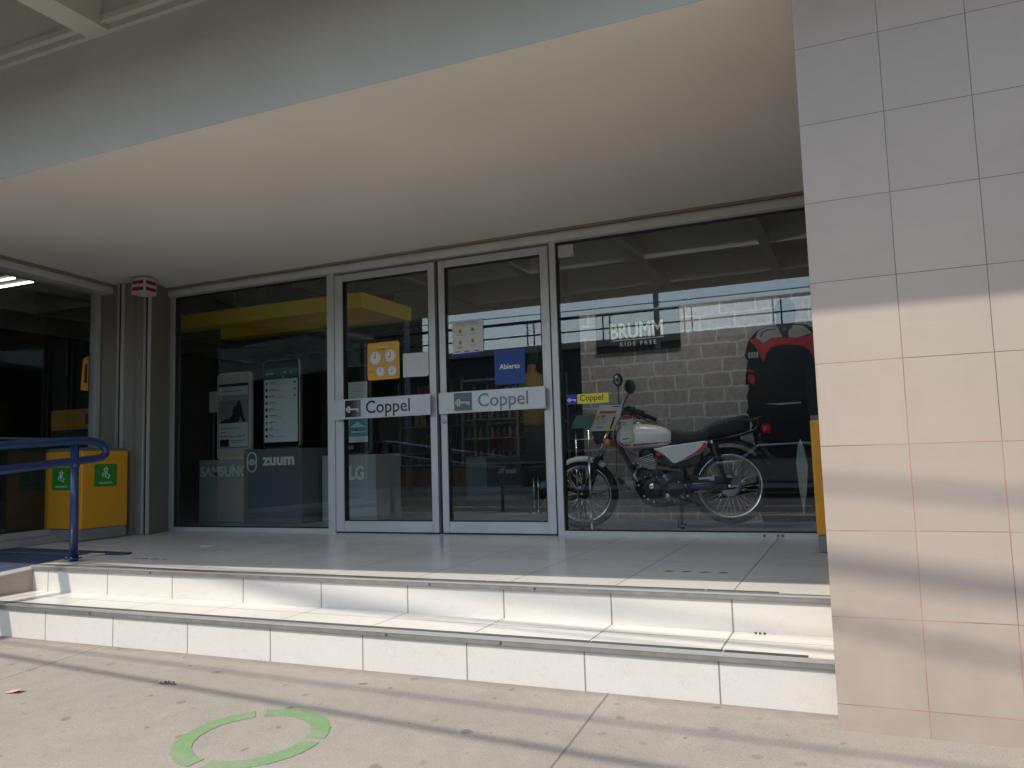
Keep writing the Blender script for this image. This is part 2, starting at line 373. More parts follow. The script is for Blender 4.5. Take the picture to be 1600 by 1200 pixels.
def struct(name, mb, mt=None, **k):
    o = obj(name, mb, mt, **k); o['kind'] = 'structure'; return o
def text(s, name, body, o, size, mt, parent, right=(1, 0, 0), up=(0, 0, 1), depth=.0015, bold=0, align='LEFT', xs=1, shear=0, space=1, label=None):
    """lettering as a mesh; o = world (or local) origin of the baseline"""
    cu = bpy.data.curves.new('t', 'FONT'); cu.body = body; cu.size = size; cu.extrude = depth; cu.offset = bold; cu.align_x = align
    cu.shear = shear; cu.space_character = space; cu.resolution_u = 3
    t = bpy.data.objects.new('t', cu); C.objects.link(t); bpy.context.view_layer.update()
    me = bpy.data.meshes.new_from_object(t.evaluated_get(bpy.context.evaluated_depsgraph_get()))
    bpy.data.objects.remove(t); bpy.data.curves.remove(cu)
    r = Vector(right).normalized(); u = Vector(up).normalized(); nn = r.cross(u); o = Vector(o) - (OFF.get(parent.name, Vector()) if parent else Vector())
    for v in me.vertices: p = v.co.copy(); v.co = o + r * p.x * xs + u * p.y + nn * p.z
    me.materials.clear(); me.materials.append(mt); me.name = name
    ob = bpy.data.objects.new(name, me); C.objects.link(ob); ob.parent = parent; OFF[ob.name] = OFF.get(parent.name, Vector()) if parent else Vector()
    if label: ob['label'] = label
    return ob
def T(name, body, o, size, mt, parent, **k): return text(None, name, body, o, size, mt, parent, **k)
def rrect(x0, x1, z0, z1, r, n=5):
    p = []
    for cx, cz, a0 in ((x1 - r, z1 - r, 0), (x0 + r, z1 - r, 90), (x0 + r, z0 + r, 180), (x1 - r, z0 + r, 270)):
        for i in range(n + 1):
            a = math.radians(a0 + 90 * i / n); p.append((cx + r * math.cos(a), cz + r * math.sin(a)))
    return p
def disc(cx, cz, r, n=28): return [(cx + r * math.cos(2 * math.pi * i / n), cz + r * math.sin(2 * math.pi * i / n)) for i in range(n)]
def ringf(mb, cx, cz, r0, r1, ya, yb, mt=None, n=28, a0=0, a1=360, ex=1):
    """flat ring (or arc) in the XZ plane between ya and yb"""
    N = n if a1 - a0 >= 359.9 else n + 1
    v = []
    for i in range(N):
        a = math.radians(a0 + (a1 - a0) * i / n)
        for r in (r0, r1):
            for y in (ya, yb): v.append((cx + ex * r * math.cos(a), y, cz + r * math.sin(a)))
    f = []
    for i in range(n):
        j = (i + 1) % N; a, b = 4 * i, 4 * j
        f += [(a, b, b + 2, a + 2), (a + 1, a + 3, b + 3, b + 1), (a, a + 1, b + 1, b), (a + 2, b + 2, b + 3, a + 3)]
    return mb.add(v, f, mt)

# ================================================================== GROUND
def sz(y): return -.339 + .045 * (y + 2.62)
g = MB()
KY = -6.9
g.hexa([(-40, KY, -1.0), (40, KY, -1.0), (40, -2.0, -1.0), (-40, -2.0, -1.0)], [(-40, KY, sz(KY)), (40, KY, sz(KY)), (40, -2.0, sz(-2.0)), (-40, -2.0, sz(-2.0))])
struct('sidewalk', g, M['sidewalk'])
RZ = sz(KY) - .14
struct('road', MB().box(-150, 150, -220, KY - .16, -1.2, RZ), M['asphalt'])
struct('kerb', MB().box(-40, 40, KY - .16, KY, -1.1, sz(KY) + .004), M['kerb'])
struct('far_sidewalk', MB().box(-80, 80, -24, -19, -1.1, RZ + .14), M['kerb'])
lm = MB()
for i in range(9): lm.box(-34 + i * 8, -31 + i * 8, -13.08, -12.95, RZ, RZ + .004)
struct('lane_marking', lm, M['offw'])
# platform with two steps
X0 = -4.90
p = thing('entrance_platform', 'white tiled entrance landing with two steps down to the pavement', 'steps', (-3, -1.2, 0))
obj('landing', MB().box(X0, 1.4, -2.216, 0.0, -.30, 0), M['tile'], p)
obj('landing_side', MB().box(-6.5, X0 - .0, -1.70, .0, -.30, -.001), M['tile'], p)
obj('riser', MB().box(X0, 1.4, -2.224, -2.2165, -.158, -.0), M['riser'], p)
obj('tread', MB().box(-9, 1.4, -2.612, -2.2245, -.40, -.158), M['tile'], p)
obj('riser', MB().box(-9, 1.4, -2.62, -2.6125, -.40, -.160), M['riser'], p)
for (yy, zz, xa) in ((-2.224, 0, X0), (-2.62, -.158, -9)):
    n = obj('nosing', MB().box(xa, -.05, yy - .014, yy - .0005, zz - .023, zz - .004), M['strip'], p)
    obj('nosing_edge', MB().box(xa, -.05, yy - .016, yy + .018, zz - .0035, zz + .0045), M['nose_hi'], n)
    gr = MB(); x = xa + .03
    while x < -.7:
        x2 = min(x + .522, -.30); gr.box(x, x2, yy + .026, yy + .066, zz, zz + .0025); x = x2 + .0065
    gr.box(x, x + .30, yy + .026, yy + .066, zz, zz + .0025)
    obj('grip_strip', gr, M['grip'], n)
    for q in (-3.86, -1.98, -1.42):
        obj('screw', MB().lathe([(.007, 0), (.006, .004), (.002, .005)], (q, yy - .014, zz - .013), (0, -1, 0), 8), M['grip'], n)
# ramp on the left with its side wall
ra = thing('wheelchair_ramp', 'ramp with tiled side wall and blue surface left of the steps', 'ramp', (-6, -2.4, 0))
sl = .065
def rz(y): return -.002 + min(0, (y + 1.95)) * sl
w_ = MB()
w_.hexa([(X0 - .012, -2.2, -.5), (X0, -2.2, -.5), (X0, -1.95, -.5), (X0 - .012, -1.95, -.5)], [(X0 - .012, -2.2, rz(-2.2)), (X0, -2.2, rz(-2.2)), (X0, -1.95, 0), (X0 - .012, -1.95, 0)])
w_ = MB().hexa([(X0 - .11, -5.2, -.6), (X0, -5.2, -.6), (X0, -1.7, -.6), (X0 - .11, -1.7, -.6)], [(X0 - .11, -5.2, rz(-5.2) + .006), (X0, -5.2, rz(-5.2) + .006), (X0, -1.7, .006), (X0 - .11, -1.7, .006)])
obj('side_wall', w_, M['pillar'], ra)
obj('coping', MB().hexa([(X0 - .114, -5.2, rz(-5.2) + .0065), (X0 + .004, -5.2, rz(-5.2) + .0065), (X0 + .004, -1.70, .0065), (X0 - .114, -1.70, .0065)],
                        [(X0 - .114, -5.2, rz(-5.2) + .014), (X0 + .004, -5.2, rz(-5.2) + .014), (X0 + .004, -1.70, .014), (X0 - .114, -1.70, .014)]), M['riser'], ra)
obj('ramp_surface', MB().hexa([(-6.2, -5.2, -.6), (X0 - .115, -5.2, -.6), (X0 - .115, -1.7, -.6), (-6.2, -1.7, -.6)], [(-6.2, -5.2, rz(-5.2)), (X0 - .115, -5.2, rz(-5.2)), (X0 - .115, -1.7, -.001), (-6.2, -1.7, -.001)]), M['bluemat'], ra)
tag(obj('floor_mat', MB().prism([(-6.1, -1.694), (-4.76, -1.694), (-4.73, -1.66), (-4.77, -1.58), (-6.1, -1.50)], 'z', .0, .010), M['bluemat'], bevel=.003), 'dark blue mat on the landing at the top of the ramp', 'mat')

# ================================================================== BUILDING
st = thing('store_building', 'store building with cream soffit, grey beam and coffered canopy over the entrance', 'building', (-4, 0, 0))
SZ = 2.335
obj('soffit', MB().prism([(-6.24, -2.731), (1.4, -2.731), (1.4, .3), (-6.60, .3)], 'z', SZ, SZ + .05), M['soffit'], st)
obj('entrance_beam', MB().box(-11, 5, -2.731, -2.45, SZ + .052, 3.6).box(-11, 5, -2.7355, -2.7315, SZ - .001, 3.6), M['beam'], st)
# coffered canopy outside
cf = MB(); ZB = 3.014; yo = lambda x: -4.24 + .026 * x
def slab(x0, x1, y0, y1, z0, z1, mb=cf): mb.box(x0, x1, y0, y1, z0, z1)
slab(-13, 6, -4.6, -2.74, 3.42, 3.60)
cy1 = -4.05
for x in (-11.2, -9.72, -8.24, -6.76, -5.27, -3.81, -2.30, -.83, .65, 2.13, 3.6):
    slab(x, x + .17, -4.0, -2.766, ZB - .001, 3.42)
slab(-13, 6, -2.765, -2.7355, ZB, 3.42); slab(-13, 6, -2.80, -2.7655, ZB + .035, 3.42); slab(-13, 6, -2.815, -2.8005, ZB + .022, ZB + .06)
slab(-13, 6, -4.1, -4.0, ZB, 3.42)
obj('coffered_canopy', cf, M['coffer'], st)
obj('canopy_fascia', MB().hexa([(-13, yo(-13), 3.0), (6, yo(6), 3.0), (6, -4.08, 3.0), (-13, -4.08, 3.0)], [(-13, yo(-13), 3.75), (6, yo(6), 3.75), (6, -4.08, 3.75), (-13, -4.08, 3.75)]), M['beam'], st)
obj('upper_wall', MB().box(-14, 9, -2.44, 9, 3.61, 8), M['beam'], st)
obj('outer_wall', MB().box(-13, -6.28, -2.72, -2.60, -.5, 3.3), M['wall_in'], st)
obj('outer_wall', MB().box(1.4, 9, -2.2, 9, -.5, 3.6), M['wall_in'], st)
obj('outer_wall', MB().box(-14, -13, -2.7, 9, -.5, 3.6), M['wall_in'], st)
# interior shell
struct('interior_floor', MB().box(-13, 1.4, .05, 8.5, -.3, -.002).box(-13, -6.51, -2.6, .049, -.3, -.002), M['floor_in'])
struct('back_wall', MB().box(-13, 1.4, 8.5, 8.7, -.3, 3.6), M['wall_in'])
ci = MB(); ci.box(-13, 1.4, .3, 8.5, 3.32, 3.40); ci.box(-13, -6.0, -2.44, .299, 3.32, 3.40)
for x in (-12.7, -11.2, -9.72, -8.24): ci.box(x - .055, x + .055, -2.44, .349, 2.95, 3.32)
for y in (-.72, -2.2):
    for x in (-12.7, -11.2, -9.72, -8.24): ci.box(x + .055, x + 1.43, y - .06, y + .06, 2.952, 3.32)
xs = [-12.7, -11.2, -9.72, -8.24, -6.76, -5.27, -3.79, -2.29, -.83, .65]
for x in xs: ci.box(x - .055, x + .055, .35, 8.5, 2.95, 3.32)
for y in (.74, 2.20, 3.65, 5.12, 6.6, 8.0):
    for i in range(len(xs) - 1): ci.box(xs[i] + .055, xs[i + 1] - .055, y - .06, y + .06, 2.952, 3.32)
struct('interior_ceiling', ci, M['ceil_in'])
# lintel between soffit level and interior ceiling
obj('lintel', MB().box(-6.6, 1.4, .12, .29, SZ + .051, 3.6).prism([(-6.50, -2.70), (-6.245, -2.70), (-6.605, .11), (-6.86, .11)], 'z', SZ + .051, 3.3), M['soffit'], st)

# pillar on the right
pl = thing('tiled_pillar', 'wide beige tiled pillar filling the right side', 'pillar', (2.4, -2.4, -.35))
obj('tiled_face', MB().box(-.118, 6.5, -2.76, -2.205, -.6, 3.55), M['pillar'], pl, bevel=.003)
# corner column on the left
cl = thing('corner_column', 'dark taupe corner column between the side window and the shopfront', 'column', (-6.3, -.2, 0))
obj('shaft', MB().box(-6.56, -6.09, -.47, .0, 0, SZ), M['column'], cl, bevel=.004)
obj('return_face', MB().prism([(-6.089, -.425), (-5.925, -.425), (-6.082, -.02), (-6.089, -.02)], 'z', 0, SZ - .001), M['column'], cl, bevel=.004)
for (x, y, z0, lab) in ((-6.225, -.471, 0, 'pale cable channel on the taupe column beside the side window'), (-5.935, -.426, 0, 'pale cable channel on the column edge below the alarm box')):
    c_ = thing('cable_channel', lab, 'cable channel', (x, y, 0), group='cable channels on the corner column')
    for s_ in (-1, 1): obj('channel_lip', MB().box(x + s_ * .026 - .0055, x + s_ * .026 + .0055, y - .03, y - .001, z0 + .01, SZ - .005), M['conduit'], c_)
    obj('channel_back', MB().box(x - .020, x + .020, y - .012, y - .001, z0 + .01, SZ - .006), M['gasket'], c_)

# ---------------------------------------------------------------- header
hd = thing('window_header', 'off white metal header running above the doors and shop windows', 'header', (-3, -.05, 2.28))
obj('header_rail', MB().box(-6.10, -.1, -.10, .05, 2.252, 2.318), M['alu_w'], hd, bevel=.004)
obj('brown_strip', MB().box(-6.10, -.1, -.135, .05, 2.3185, SZ - .002), M['trim'], hd)
obj('header_lip', MB().box(-6.10, -.1, -.108, -.1005, 2.300, 2.312), M['alu'], hd)

def frame(mb, x0, x1, z0, z1, sl, sr, tb, tt, y0=-.05, y1=.03):
    mb.box(x0, x0 + sl, y0, y1, z0, z1); mb.box(x1 - sr, x1, y0, y1, z0, z1)
    if tb: mb.box(x0 + sl, x1 - sr, y0 + .002, y1 - .002, z0, z0 + tb)
    if tt: mb.box(x0 + sl, x1 - sr, y0 + .002, y1 - .002, z1 - tt, z1)
    return mb
def gasket(x0, x1, z0, z1, y=-.047, t=.007):
    m = MB(); m.box(x0, x0 + t, y, y + .06, z0, z1); m.box(x1 - t, x1, y, y + .06, z0, z1)
    m.box(x0 + t, x1 - t, y, y + .06, z0, z0 + t); m.box(x0 + t, x1 - t, y, y + .06, z1 - t, z1); return m
def window(name, label, x0, x1, z0, z1, sl, sr, tb, tt, group=None, ang=None):
    t = thing(name, label, 'window', ((x0 + x1) / 2, 0, 0), group=group)
    obj('frame', frame(MB(), x0, x1, z0, z1, sl, sr, tb, tt), M['alu'], t, bevel=.003)
    obj('gasket', gasket(x0 + sl, x1 - sr, z0 + tb, z1 - tt, -.03), M['gasket'], t)
    obj('pane', MB().box(x0 + sl + .001, x1 - sr - .001, -.012, -.004, z0 + tb + .001, z1 - tt - .001), M['glass'], t)
    return t
wl = window('shop_window', 'large shop window left of the doors with giant phone displays inside', -6.082, -4.138, 0, 2.252, .058, .075, .035, .001)
wr = window('shop_window', 'large shop window right of the doors showing the white motorcycle', -2.108, -.10, 0, 2.252, .05, .03, .035, .001)
for x in (-.62, -.53, -.50): obj('bolt_cover', MB().lathe([(.011, 0), (.010, .004), (.003, .005)], (x, -.05, .017), (0, -1, 0), 10), M['grey'], wr)
# side window (canted) built in local frame: x along the wall outward
sw = thing('side_window', 'side shop window with metal frame behind the yellow waste bin', 'window', (-6.515, -.47, 0), math.atan2(-.97, .12), local=True)
Ls = 3.0
obj('frame', frame(MB(), .02, Ls, .0, 2.245, .05, .05, .10, .001, -.05, .03), M['alu'], sw, bevel=.003, off=Vector())
obj('pane', MB().box(.071, Ls - .051, -.006, .002, .101, 2.243), M['glass_side'], sw, off=Vector())
obj('header_rail', MB().box(.0, Ls, -.02, .16, 2.25, 2.312), M['alu_w'], sw, bevel=.004, off=Vector())
obj('brown_strip', MB().box(.0, Ls, -.02, .19, 2.3125, SZ - .002), M['trim'], sw, off=Vector())
obj('sill', MB().box(.1, Ls, .03, .20, .0, .055), M['kerb'], sw, bevel=.006, off=Vector())

# ---------------------------------------------------------------- doors
KEY = [(-1.0, 0)]
def key_emblem(mb, cx, cz, s, y0, y1, mt):
    ringf(mb, cx - .62 * s, cz + .20 * s, .10 * s, .24 * s, y0, y1, mt, 14); ringf(mb, cx - .62 * s, cz - .20 * s, .10 * s, .24 * s, y0 + .0002, y1 - .0002, mt, 14)
    ringf(mb, cx - .86 * s, cz, .08 * s, .22 * s, y0 + .0004, y1 - .0004, mt, 14)
    mb.box(cx - .45 * s, cx + .85 * s, y0 + .0006, y1 - .0006, cz - .10 * s, cz + .10 * s, mt)
    mb.box(cx + .45 * s, cx + .58 * s, y0 + .0008, y1 - .0008, cz - .32 * s, cz - .10 * s, mt); mb.box(cx + .70 * s, cx + .85 * s, y0 + .0008, y1 - .0008, cz - .36 * s, cz - .10 * s, mt)
def door(label, x0, x1, sl, sr, bar0, bar1, tx, lock, plate_m, letter_m):
    t = thing('glass_door', label, 'door', ((x0 + x1) / 2, 0, 0), group='pair of glass entrance doors')
    obj('frame', frame(MB(), x0, x1, .012, 2.236, sl, sr, .088, .062, -.055, -.005), M['alu'], t, bevel=.004)
    obj('gasket', gasket(x0 + sl, x1 - sr, .10, 2.174, -.050), M['gasket'], t)
    obj('pane', MB().box(x0 + sl + .001, x1 - sr - .001, -.034, -.026, .101, 2.173), M['glass'], t)
    b = obj('push_bar', MB().box(bar0, bar1, -.112, -.098, .962, 1.134), M['alu'], t, bevel=.004)
    obj('bar_mount', MB().box(bar0 + .01, bar0 + .04, -.098, -.056, .98, 1.12).box(bar1 - .04, bar1 - .01, -.098, -.056, .98, 1.12), M['steel'], b)
    em = obj('key_plate', MB().box(tx, tx + .158, -.1145, -.1125, .98, 1.122), plate_m, b)
    k = MB(); key_emblem(k, tx + .082, 1.045, .068, -.1175, -.1148, M['offw']); obj('key_emblem', k, M['offw'], em)
    T('lettering', 'Coppel', (tx + .205, -.1135, 1.005), .150, letter_m, b, depth=.0012, bold=.0006, xs=1.0)
    if lock: obj('lock', MB().lathe([(.016, 0), (.016, .008), (.010, .012), (.004, .012)], (x0 + .030, -.055, .905), (0, -1, 0), 16), M['steel'], t)
    obj('door_sweep', MB().box(x0 + .01, x1 - .01, -.05, -.01, .0, .012), M['gasket'], t)
    return t
door('left glass entrance door with the hours sign and a blank white sheet', -4.130, -3.128, .085, .062, -4.105, -3.155, -3.985, False, M['mirrorplate'], M['mirrorplate'])
door('right glass entrance door with the blue Abierto poster and a lock', -3.092, -2.118, .058, .070, -3.078, -2.152, -2.935, True, M['dgrey'], M['inkg'])
obj('door_post', MB().box(-3.122, -3.098, -.02, .05, 0, 2.25), M['gasket'], hd)

# ---------------------------------------------------------------- stickers on the glass
def plate(name, label, cat, poly, mt, y0=-.0145, y1=-.0125, group=None):
    xs_ = [q[0] for q in poly]; zs_ = [q[1] for q in poly]
    t = thing(name, label, cat, (sum(xs_) / len(xs_), (y0 + y1) / 2, min(zs_)), group=group)
    return t
YD = -.0345
t = plate('hours_sign', 'orange opening hours sign with four clock faces on the left door', 'sign', [(-3.8, 1.29)], M['orange'])
obj('card', MB().prism(rrect(-3.803, -3.484, 1.288, 1.608, .022), 'y', YD - .0035, YD - .0005), M['orange'], t)
T('heading', 'Horario', (-3.692, YD - .004, 1.560), .032, M['white'], t, depth=.0008)
T('caption', 'Lunes a Sábado', (-3.70, YD - .004, 1.543), .013, M['ink'], t, depth=.0005)
T('caption', 'Domingos y\ndías festivos', (-3.795, YD - .004, 1.367), .012, M['red'], t, depth=.0005)
for (cx, cz, r, ha) in ((-3.722, 1.476, .058, 150), (-3.572, 1.484, .058, 215), (-3.672, 1.357, .044, 150), (-3.556, 1.357, .044, 215)):
    c_ = obj('clock_face', MB().prism(disc(cx, cz, r), 'y', YD - .0048, YD - .0036), M['white'], t)
    rm = MB(); ringf(rm, cx, cz, r, r + .004, YD - .0050, YD - .0036); obj('rim', rm, M['inkg'], c_)
    nm = MB()
    for i in range(12):
        a = math.radians(30 * i); q = r * .80; nm.prism(disc(cx + q * math.cos(a), cz + q * math.sin(a), r * .085, 8), 'y', YD - .0055, YD - .0049)
    obj('numerals', nm, M['red'], c_)
    hn = MB(); a = math.radians(ha)
    for ang, ln, wd in ((math.radians(90), .62, .05), (a, .42, .055)):
        dx, dz = math.cos(ang), math.sin(ang); px, pz = -dz * wd * r, dx * wd * r
        y_ = YD - .0056 - (.0005 if ang != a else 0)
        hn.prism([(cx + px, cz + pz), (cx - px, cz - pz), (cx + dx * ln * r - px, cz + dz * ln * r - pz), (cx + dx * ln * r + px, cz + dz * ln * r + pz)], 'y', y_ - .0004, y_)
    obj('hands', hn, M['ink'], c_)
tag(obj('blank_sheet', MB().prism([(-3.452, 1.293), (-3.449, 1.488), (-3.44, 1.493), (-3.205, 1.488), (-3.196, 1.480), (-3.197, 1.310), (-3.222, 1.288)], 'y', YD - .0025, YD - .0005), M['paper']),
    'blank white sheet taped inside the left door beside the hours sign', 'sheet')
t = thing('health_notice', 'white health notice with four icons taped to the right door', 'notice', (-2.84, YD, 1.45))
obj('sheet', MB().prism([(-2.975, 1.450), (-2.701, 1.456), (-2.699, 1.722), (-2.977, 1.720)], 'y', YD - .0022, YD - .0006), M['paper'], t)
obj('backing', MB().box(-2.955, -2.735, YD - .0006, YD - .0002, 1.437, 1.455), M['bluest'], t)
T('heading', 'MEDIDAS DE PREVENCIÓN', (-2.945, YD - .0025, 1.695), .0165, M['bluesign'], t, depth=.0004)
T('heading', 'PARA TU SALUD Y LA NUESTRA', (-2.945, YD - .0025, 1.678), .0145, M['bluesign'], t, depth=.0004)
ic = [(-2.905, 1.635), (-2.792, 1.640), (-2.905, 1.540), (-2.792, 1.548)]
for i, (x, z) in enumerate(ic):
    q = MB(); q.prism(disc(x, z, .022, 18), 'y', YD - .0029, YD - .0023, M['yelst']); q.prism(disc(x, z + .003, .010, 12), 'y', YD - .0035, YD - .0030, M['inkg'])
    q.box(x - .013, x + .013, YD - .0034, YD - .0030, z - .014, z - .006, M['inkg']); obj('icon', q, None, t)
    T('caption', ('Usa cubrebocas', 'Sana distancia', 'Aplica gel\nantibacterial', 'Una persona\npor familia')[i], (x, YD - .0025, z - .036), .0105, M['ink'], t, depth=.0003, align='CENTER')
for x in (-2.955, -2.87, -2.78): obj('small_logo', MB().box(x, x + .045, YD - .0028, YD - .0023, 1.462, 1.469), M['ink'], t)
t = thing('open_poster', 'blue poster reading Abierto hung on the right door', 'poster', (-2.475, YD, 1.17))
obj('card', MB().prism(rrect(-2.605, -2.343, 1.172, 1.45, .008), 'y', YD - .0022, YD - .0006), M['bluesign'], t)
T('lettering', 'Abierto', (-2.474, YD - .0025, 1.296), .056, M['white'], t, depth=.0006, bold=.0014, align='CENTER')
t = thing('logo_sticker', 'blue and yellow Coppel sticker low on the right window', 'sticker', (-1.85, -.014, .985))
obj('blue_square', MB().box(-2.018, -1.9305, -.0150, -.0125, .987, 1.061), M['bluest'], t)
obj('yellow_band', MB().box(-1.930, -1.684, -.0150, -.0125, .987, 1.061), M['yelst'], t)
k = MB(); key_emblem(k, -1.972, 1.020, .036, -.0165, -.0152, M['white']); obj('key_emblem', k, M['white'], t)
T('lettering', 'Coppel', (-1.912, -.0153, 1.009), .064, M['ink'], t, depth=.0006, bold=.0004)
t = thing('white_sensor', 'small white card fixed in the upper corner of the right window', 'card', (-1.98, -.014, 2.13))
obj('card', MB().box(-2.043, -1.917, -.020, -.0125, 2.132, 2.230), M['offw'], t, bevel=.002)
obj('screw', MB().box(-1.933, -1.925, -.022, -.020, 2.138, 2.146), M['ink'], t)
t = thing('orange_tag', 'orange sticker on the side window beside its frame', 'sticker', (-6.45, -.72, 1.32))
dw = Vector((.12, -.97, 0)).normalized(); nw = Vector((.97, .12, 0)).normalized(); b0 = Vector((-6.515, -.47, 0))
def swp(u, h, z): q = b0 + dw * u + nw * h; return (q.x, q.y, z)
obj('card', MB().hexa([swp(.03 + .105, .003, 1.33), swp(.03 + .19, .003, 1.33), swp(.03 + .19, .005, 1.33), swp(.03 + .105, .005, 1.33)], [swp(.03 + .105, .003, 1.655), swp(.03 + .165, .003, 1.62), swp(.03 + .165, .005, 1.62), swp(.03 + .105, .005, 1.655)]), M['orange'], t)
obj('dark_print', MB().hexa([swp(.03 + .12, .0055, 1.40), swp(.03 + .155, .0055, 1.40), swp(.03 + .155, .0065, 1.40), swp(.03 + .12, .0065, 1.40)], [swp(.03 + .12, .0055, 1.58), swp(.03 + .145, .0055, 1.57), swp(.03 + .145, .0065, 1.57), swp(.03 + .12, .0065, 1.58)]), M['ink'], t)

# ---------------------------------------------------------------- alarm box under the soffit
t = thing('alarm_box', 'small white alarm siren box with red bands at the soffit corner', 'alarm box', (-5.86, -.55, 2.195), math.radians(6), local=True)
obj('housing', MB().box(-.075, .075, -.075, .075, -.03, .125), M['offw'], t, bevel=.006, off=Vector())
r_ = MB()
for z in (.018, .078):
    r_.box(-.060, .060, -.079, -.0755, z - .016, z + .016); r_.box(.0755, .079, -.060, .060, z - .016, z + .016)
    r_.box(-.079, -.0755, -.060, .060, z - .016, z + .016)
obj('red_band', r_, M['red_dark'], t, off=Vector())
obj('bracket', MB().box(.02, .07, -.07, -.02, -.055, -.0305), M['offw'], t, off=Vector())

# ================================================================== OUTDOOR THINGS
def organic(mb, c, r, u, n, s):
    """apple-core and peel emblem as raised tubes; c centre, r right, n normal"""
    c = Vector(c); r = Vector(r); u = Vector(u); n = Vector(n)
    def P(a, b): return c + r * a * s + u * b * s + n * .001
    mb.tube([P(-.28, .45), P(-.2, .55), P(0, .5), P(.2, .55), P(.28, .45), P(.12, .28), P(.10, .05), P(.22, -.12), P(.05, -.2), P(-.16, -.12), P(-.10, .05), P(-.14, .28)], .055 * s, 5, closed=True)
    mb.tube([P(0, .55), P(.05, .72), P(.16, .80)], .045 * s, 5)
    mb.tube([P(-.15, .0), P(-.42, .0), P(-.5, -.25), P(-.3, -.42), P(-.1, -.3), P(.1, -.5), P(.35, -.62), P(.5, -.35), P(.42, -.15)], .055 * s, 5)
def bin_(loc, label, stick=True):
    t = thing('waste_bin', label, 'waste bin', loc, group='yellow waste bins on the landing')
    x, y, z = loc; a = .225
    obj('base', MB().box(x - a, x + a, y - a, y + a, 0.006, .098), M['grey'], t, bevel=.004)
    bd = obj('body', MB().box(x - a - .006, x + a + .006, y - a - .006, y + a + .006, .100, .765), M['yellow'], t, bevel=.012, seg=3)
    obj('lid', MB().box(x - a - .002, x + a + .002, y - a - .002, y + a + .002, .7655, .79), M['dgrey'], t, bevel=.004)
    for sd in range(2):
        if sd == 0: c = Vector((x - .02, y - a - .0062, .53)); r = Vector((1, 0, 0)); n = Vector((0, -1, 0))
        else: c = Vector((x + a + .0062, y + .0, .55)); r = Vector((0, 1, 0)); n = Vector((1, 0, 0))
        pts = rrect(-.115, .115, -.098, .098, .02)
        m = MB(); v = [c + r * q[0] + Vector((0, 0, q[1])) for q in pts]; m.add([p_ + n * .0004 for p_ in v] + [p_ + n * .002 for p_ in v], [tuple(range(len(v))), tuple(range(2 * len(v) - 1, len(v) - 1, -1))] + [(i, i + len(v), (i + 1) % len(v) + len(v), (i + 1) % len(v)) for i in range(len(v))])
        s_ = obj('green_sticker', m, M['green'], bd)
        e = MB(); organic(e, c + Vector((0, 0, .018)) + n * .002, r, Vector((0, 0, 1)), n, .072); obj('emblem', e, M['white'], s_)
        T('lettering', 'ORGÁNICA' if sd else 'ORGÁNICO', c + Vector((0, 0, -.075)) + n * .0026, .026, M['white'], s_, right=r, depth=.0004, align='CENTER')
    return t
bin_((-6.265, -.775, 0), 'yellow waste bin with green organic stickers in the left corner')
bin_((-.015, -.575, 0), 'yellow waste bin mostly hidden behind the tiled pillar')

# blue handrail
t = thing('blue_handrail', 'blue tubular handrail with a rounded end beside the ramp', 'handrail', (-4.82, -2.0, 0))
XR = -4.82
obj('post', MB().tube([(XR, -2.0, 0), (XR - .012, -2.0, .78)], .027, 16), M['blue'], t)
obj('base_plate', MB().lathe([(.055, 0.0145), (.055, .021), (.030, .022)], (XR, -2.0, 0), (0, 0, 1), 20), M['blue'], t)
for a in (.6, 2.2, 3.7, 5.3): obj('anchor_bolt', MB().lathe([(.008, .0215), (.008, .028), (.004, .030), (0, .030)], (XR + .042 * math.cos(a), -2.0 + .042 * math.sin(a), 0), (0, 0, 1), 6), M['steel'], t)
obj('weld_collar', MB().lathe([(.0272, .60), (.031, .606), (.031, .622), (.0272, .628)], (XR - .009, -2.0, .02), (0, 0, 1), 18), M['blue'], t)
def rl(y, z): return (XR - .006, y, z)
top = [rl(-5.1, .60), rl(-3.5, .70), rl(-2.5, .765), rl(-2.1, .793), rl(-1.93, .800), rl(-1.86, .795), rl(-1.80, .775), rl(-1.765, .74), rl(-1.765, .705), rl(-1.80, .682), rl(-1.88, .672), rl(-2.0, .662), rl(-2.5, .613), rl(-3.5, .54), rl(-5.1, .44)]
obj('rail', MB().tube(top, .0265, 16), M['blue'], t)
obj('post', MB().tube([(XR, -5.0, -.22), (XR - .012, -5.0, .44)], .027, 16), M['blue'], t)

# floor tape marks, ring, litter
tp = MB(); tp2 = MB()
for i in range(8):
    x = -.985 + i * .045; (tp if i % 2 else tp2).prism([(x, -1.672), (x + .028, -1.672), (x + .045, -1.650), (x + .017, -1.650)], 'z', .0005, .0016)
q = tp2; q.mats = [M['yelst']]; q.m = [0] * len(q.f)
for v, f in ((tp.v, tp.f),): q.add(v, f, M['ink'])
tag(obj('floor_tape', q), 'worn black and yellow tape on the landing near the right window', 'tape', 'distance tape strips on the landing')
t = thing('floor_tape', 'worn dark tape dashes on the landing near the blue handrail', 'tape', (-4.35, -1.80, 0), group='distance tape strips on the landing')
for (a, b) in ((-4.50, -4.46), (-4.43, -4.37), (-4.335, -4.27), (-4.22, -4.20)): obj('tape_dash', MB().prism([(a, -1.815), (b, -1.81), (b, -1.795), (a + .01, -1.797)], 'z', .0005, .0016), M['ink'], t)
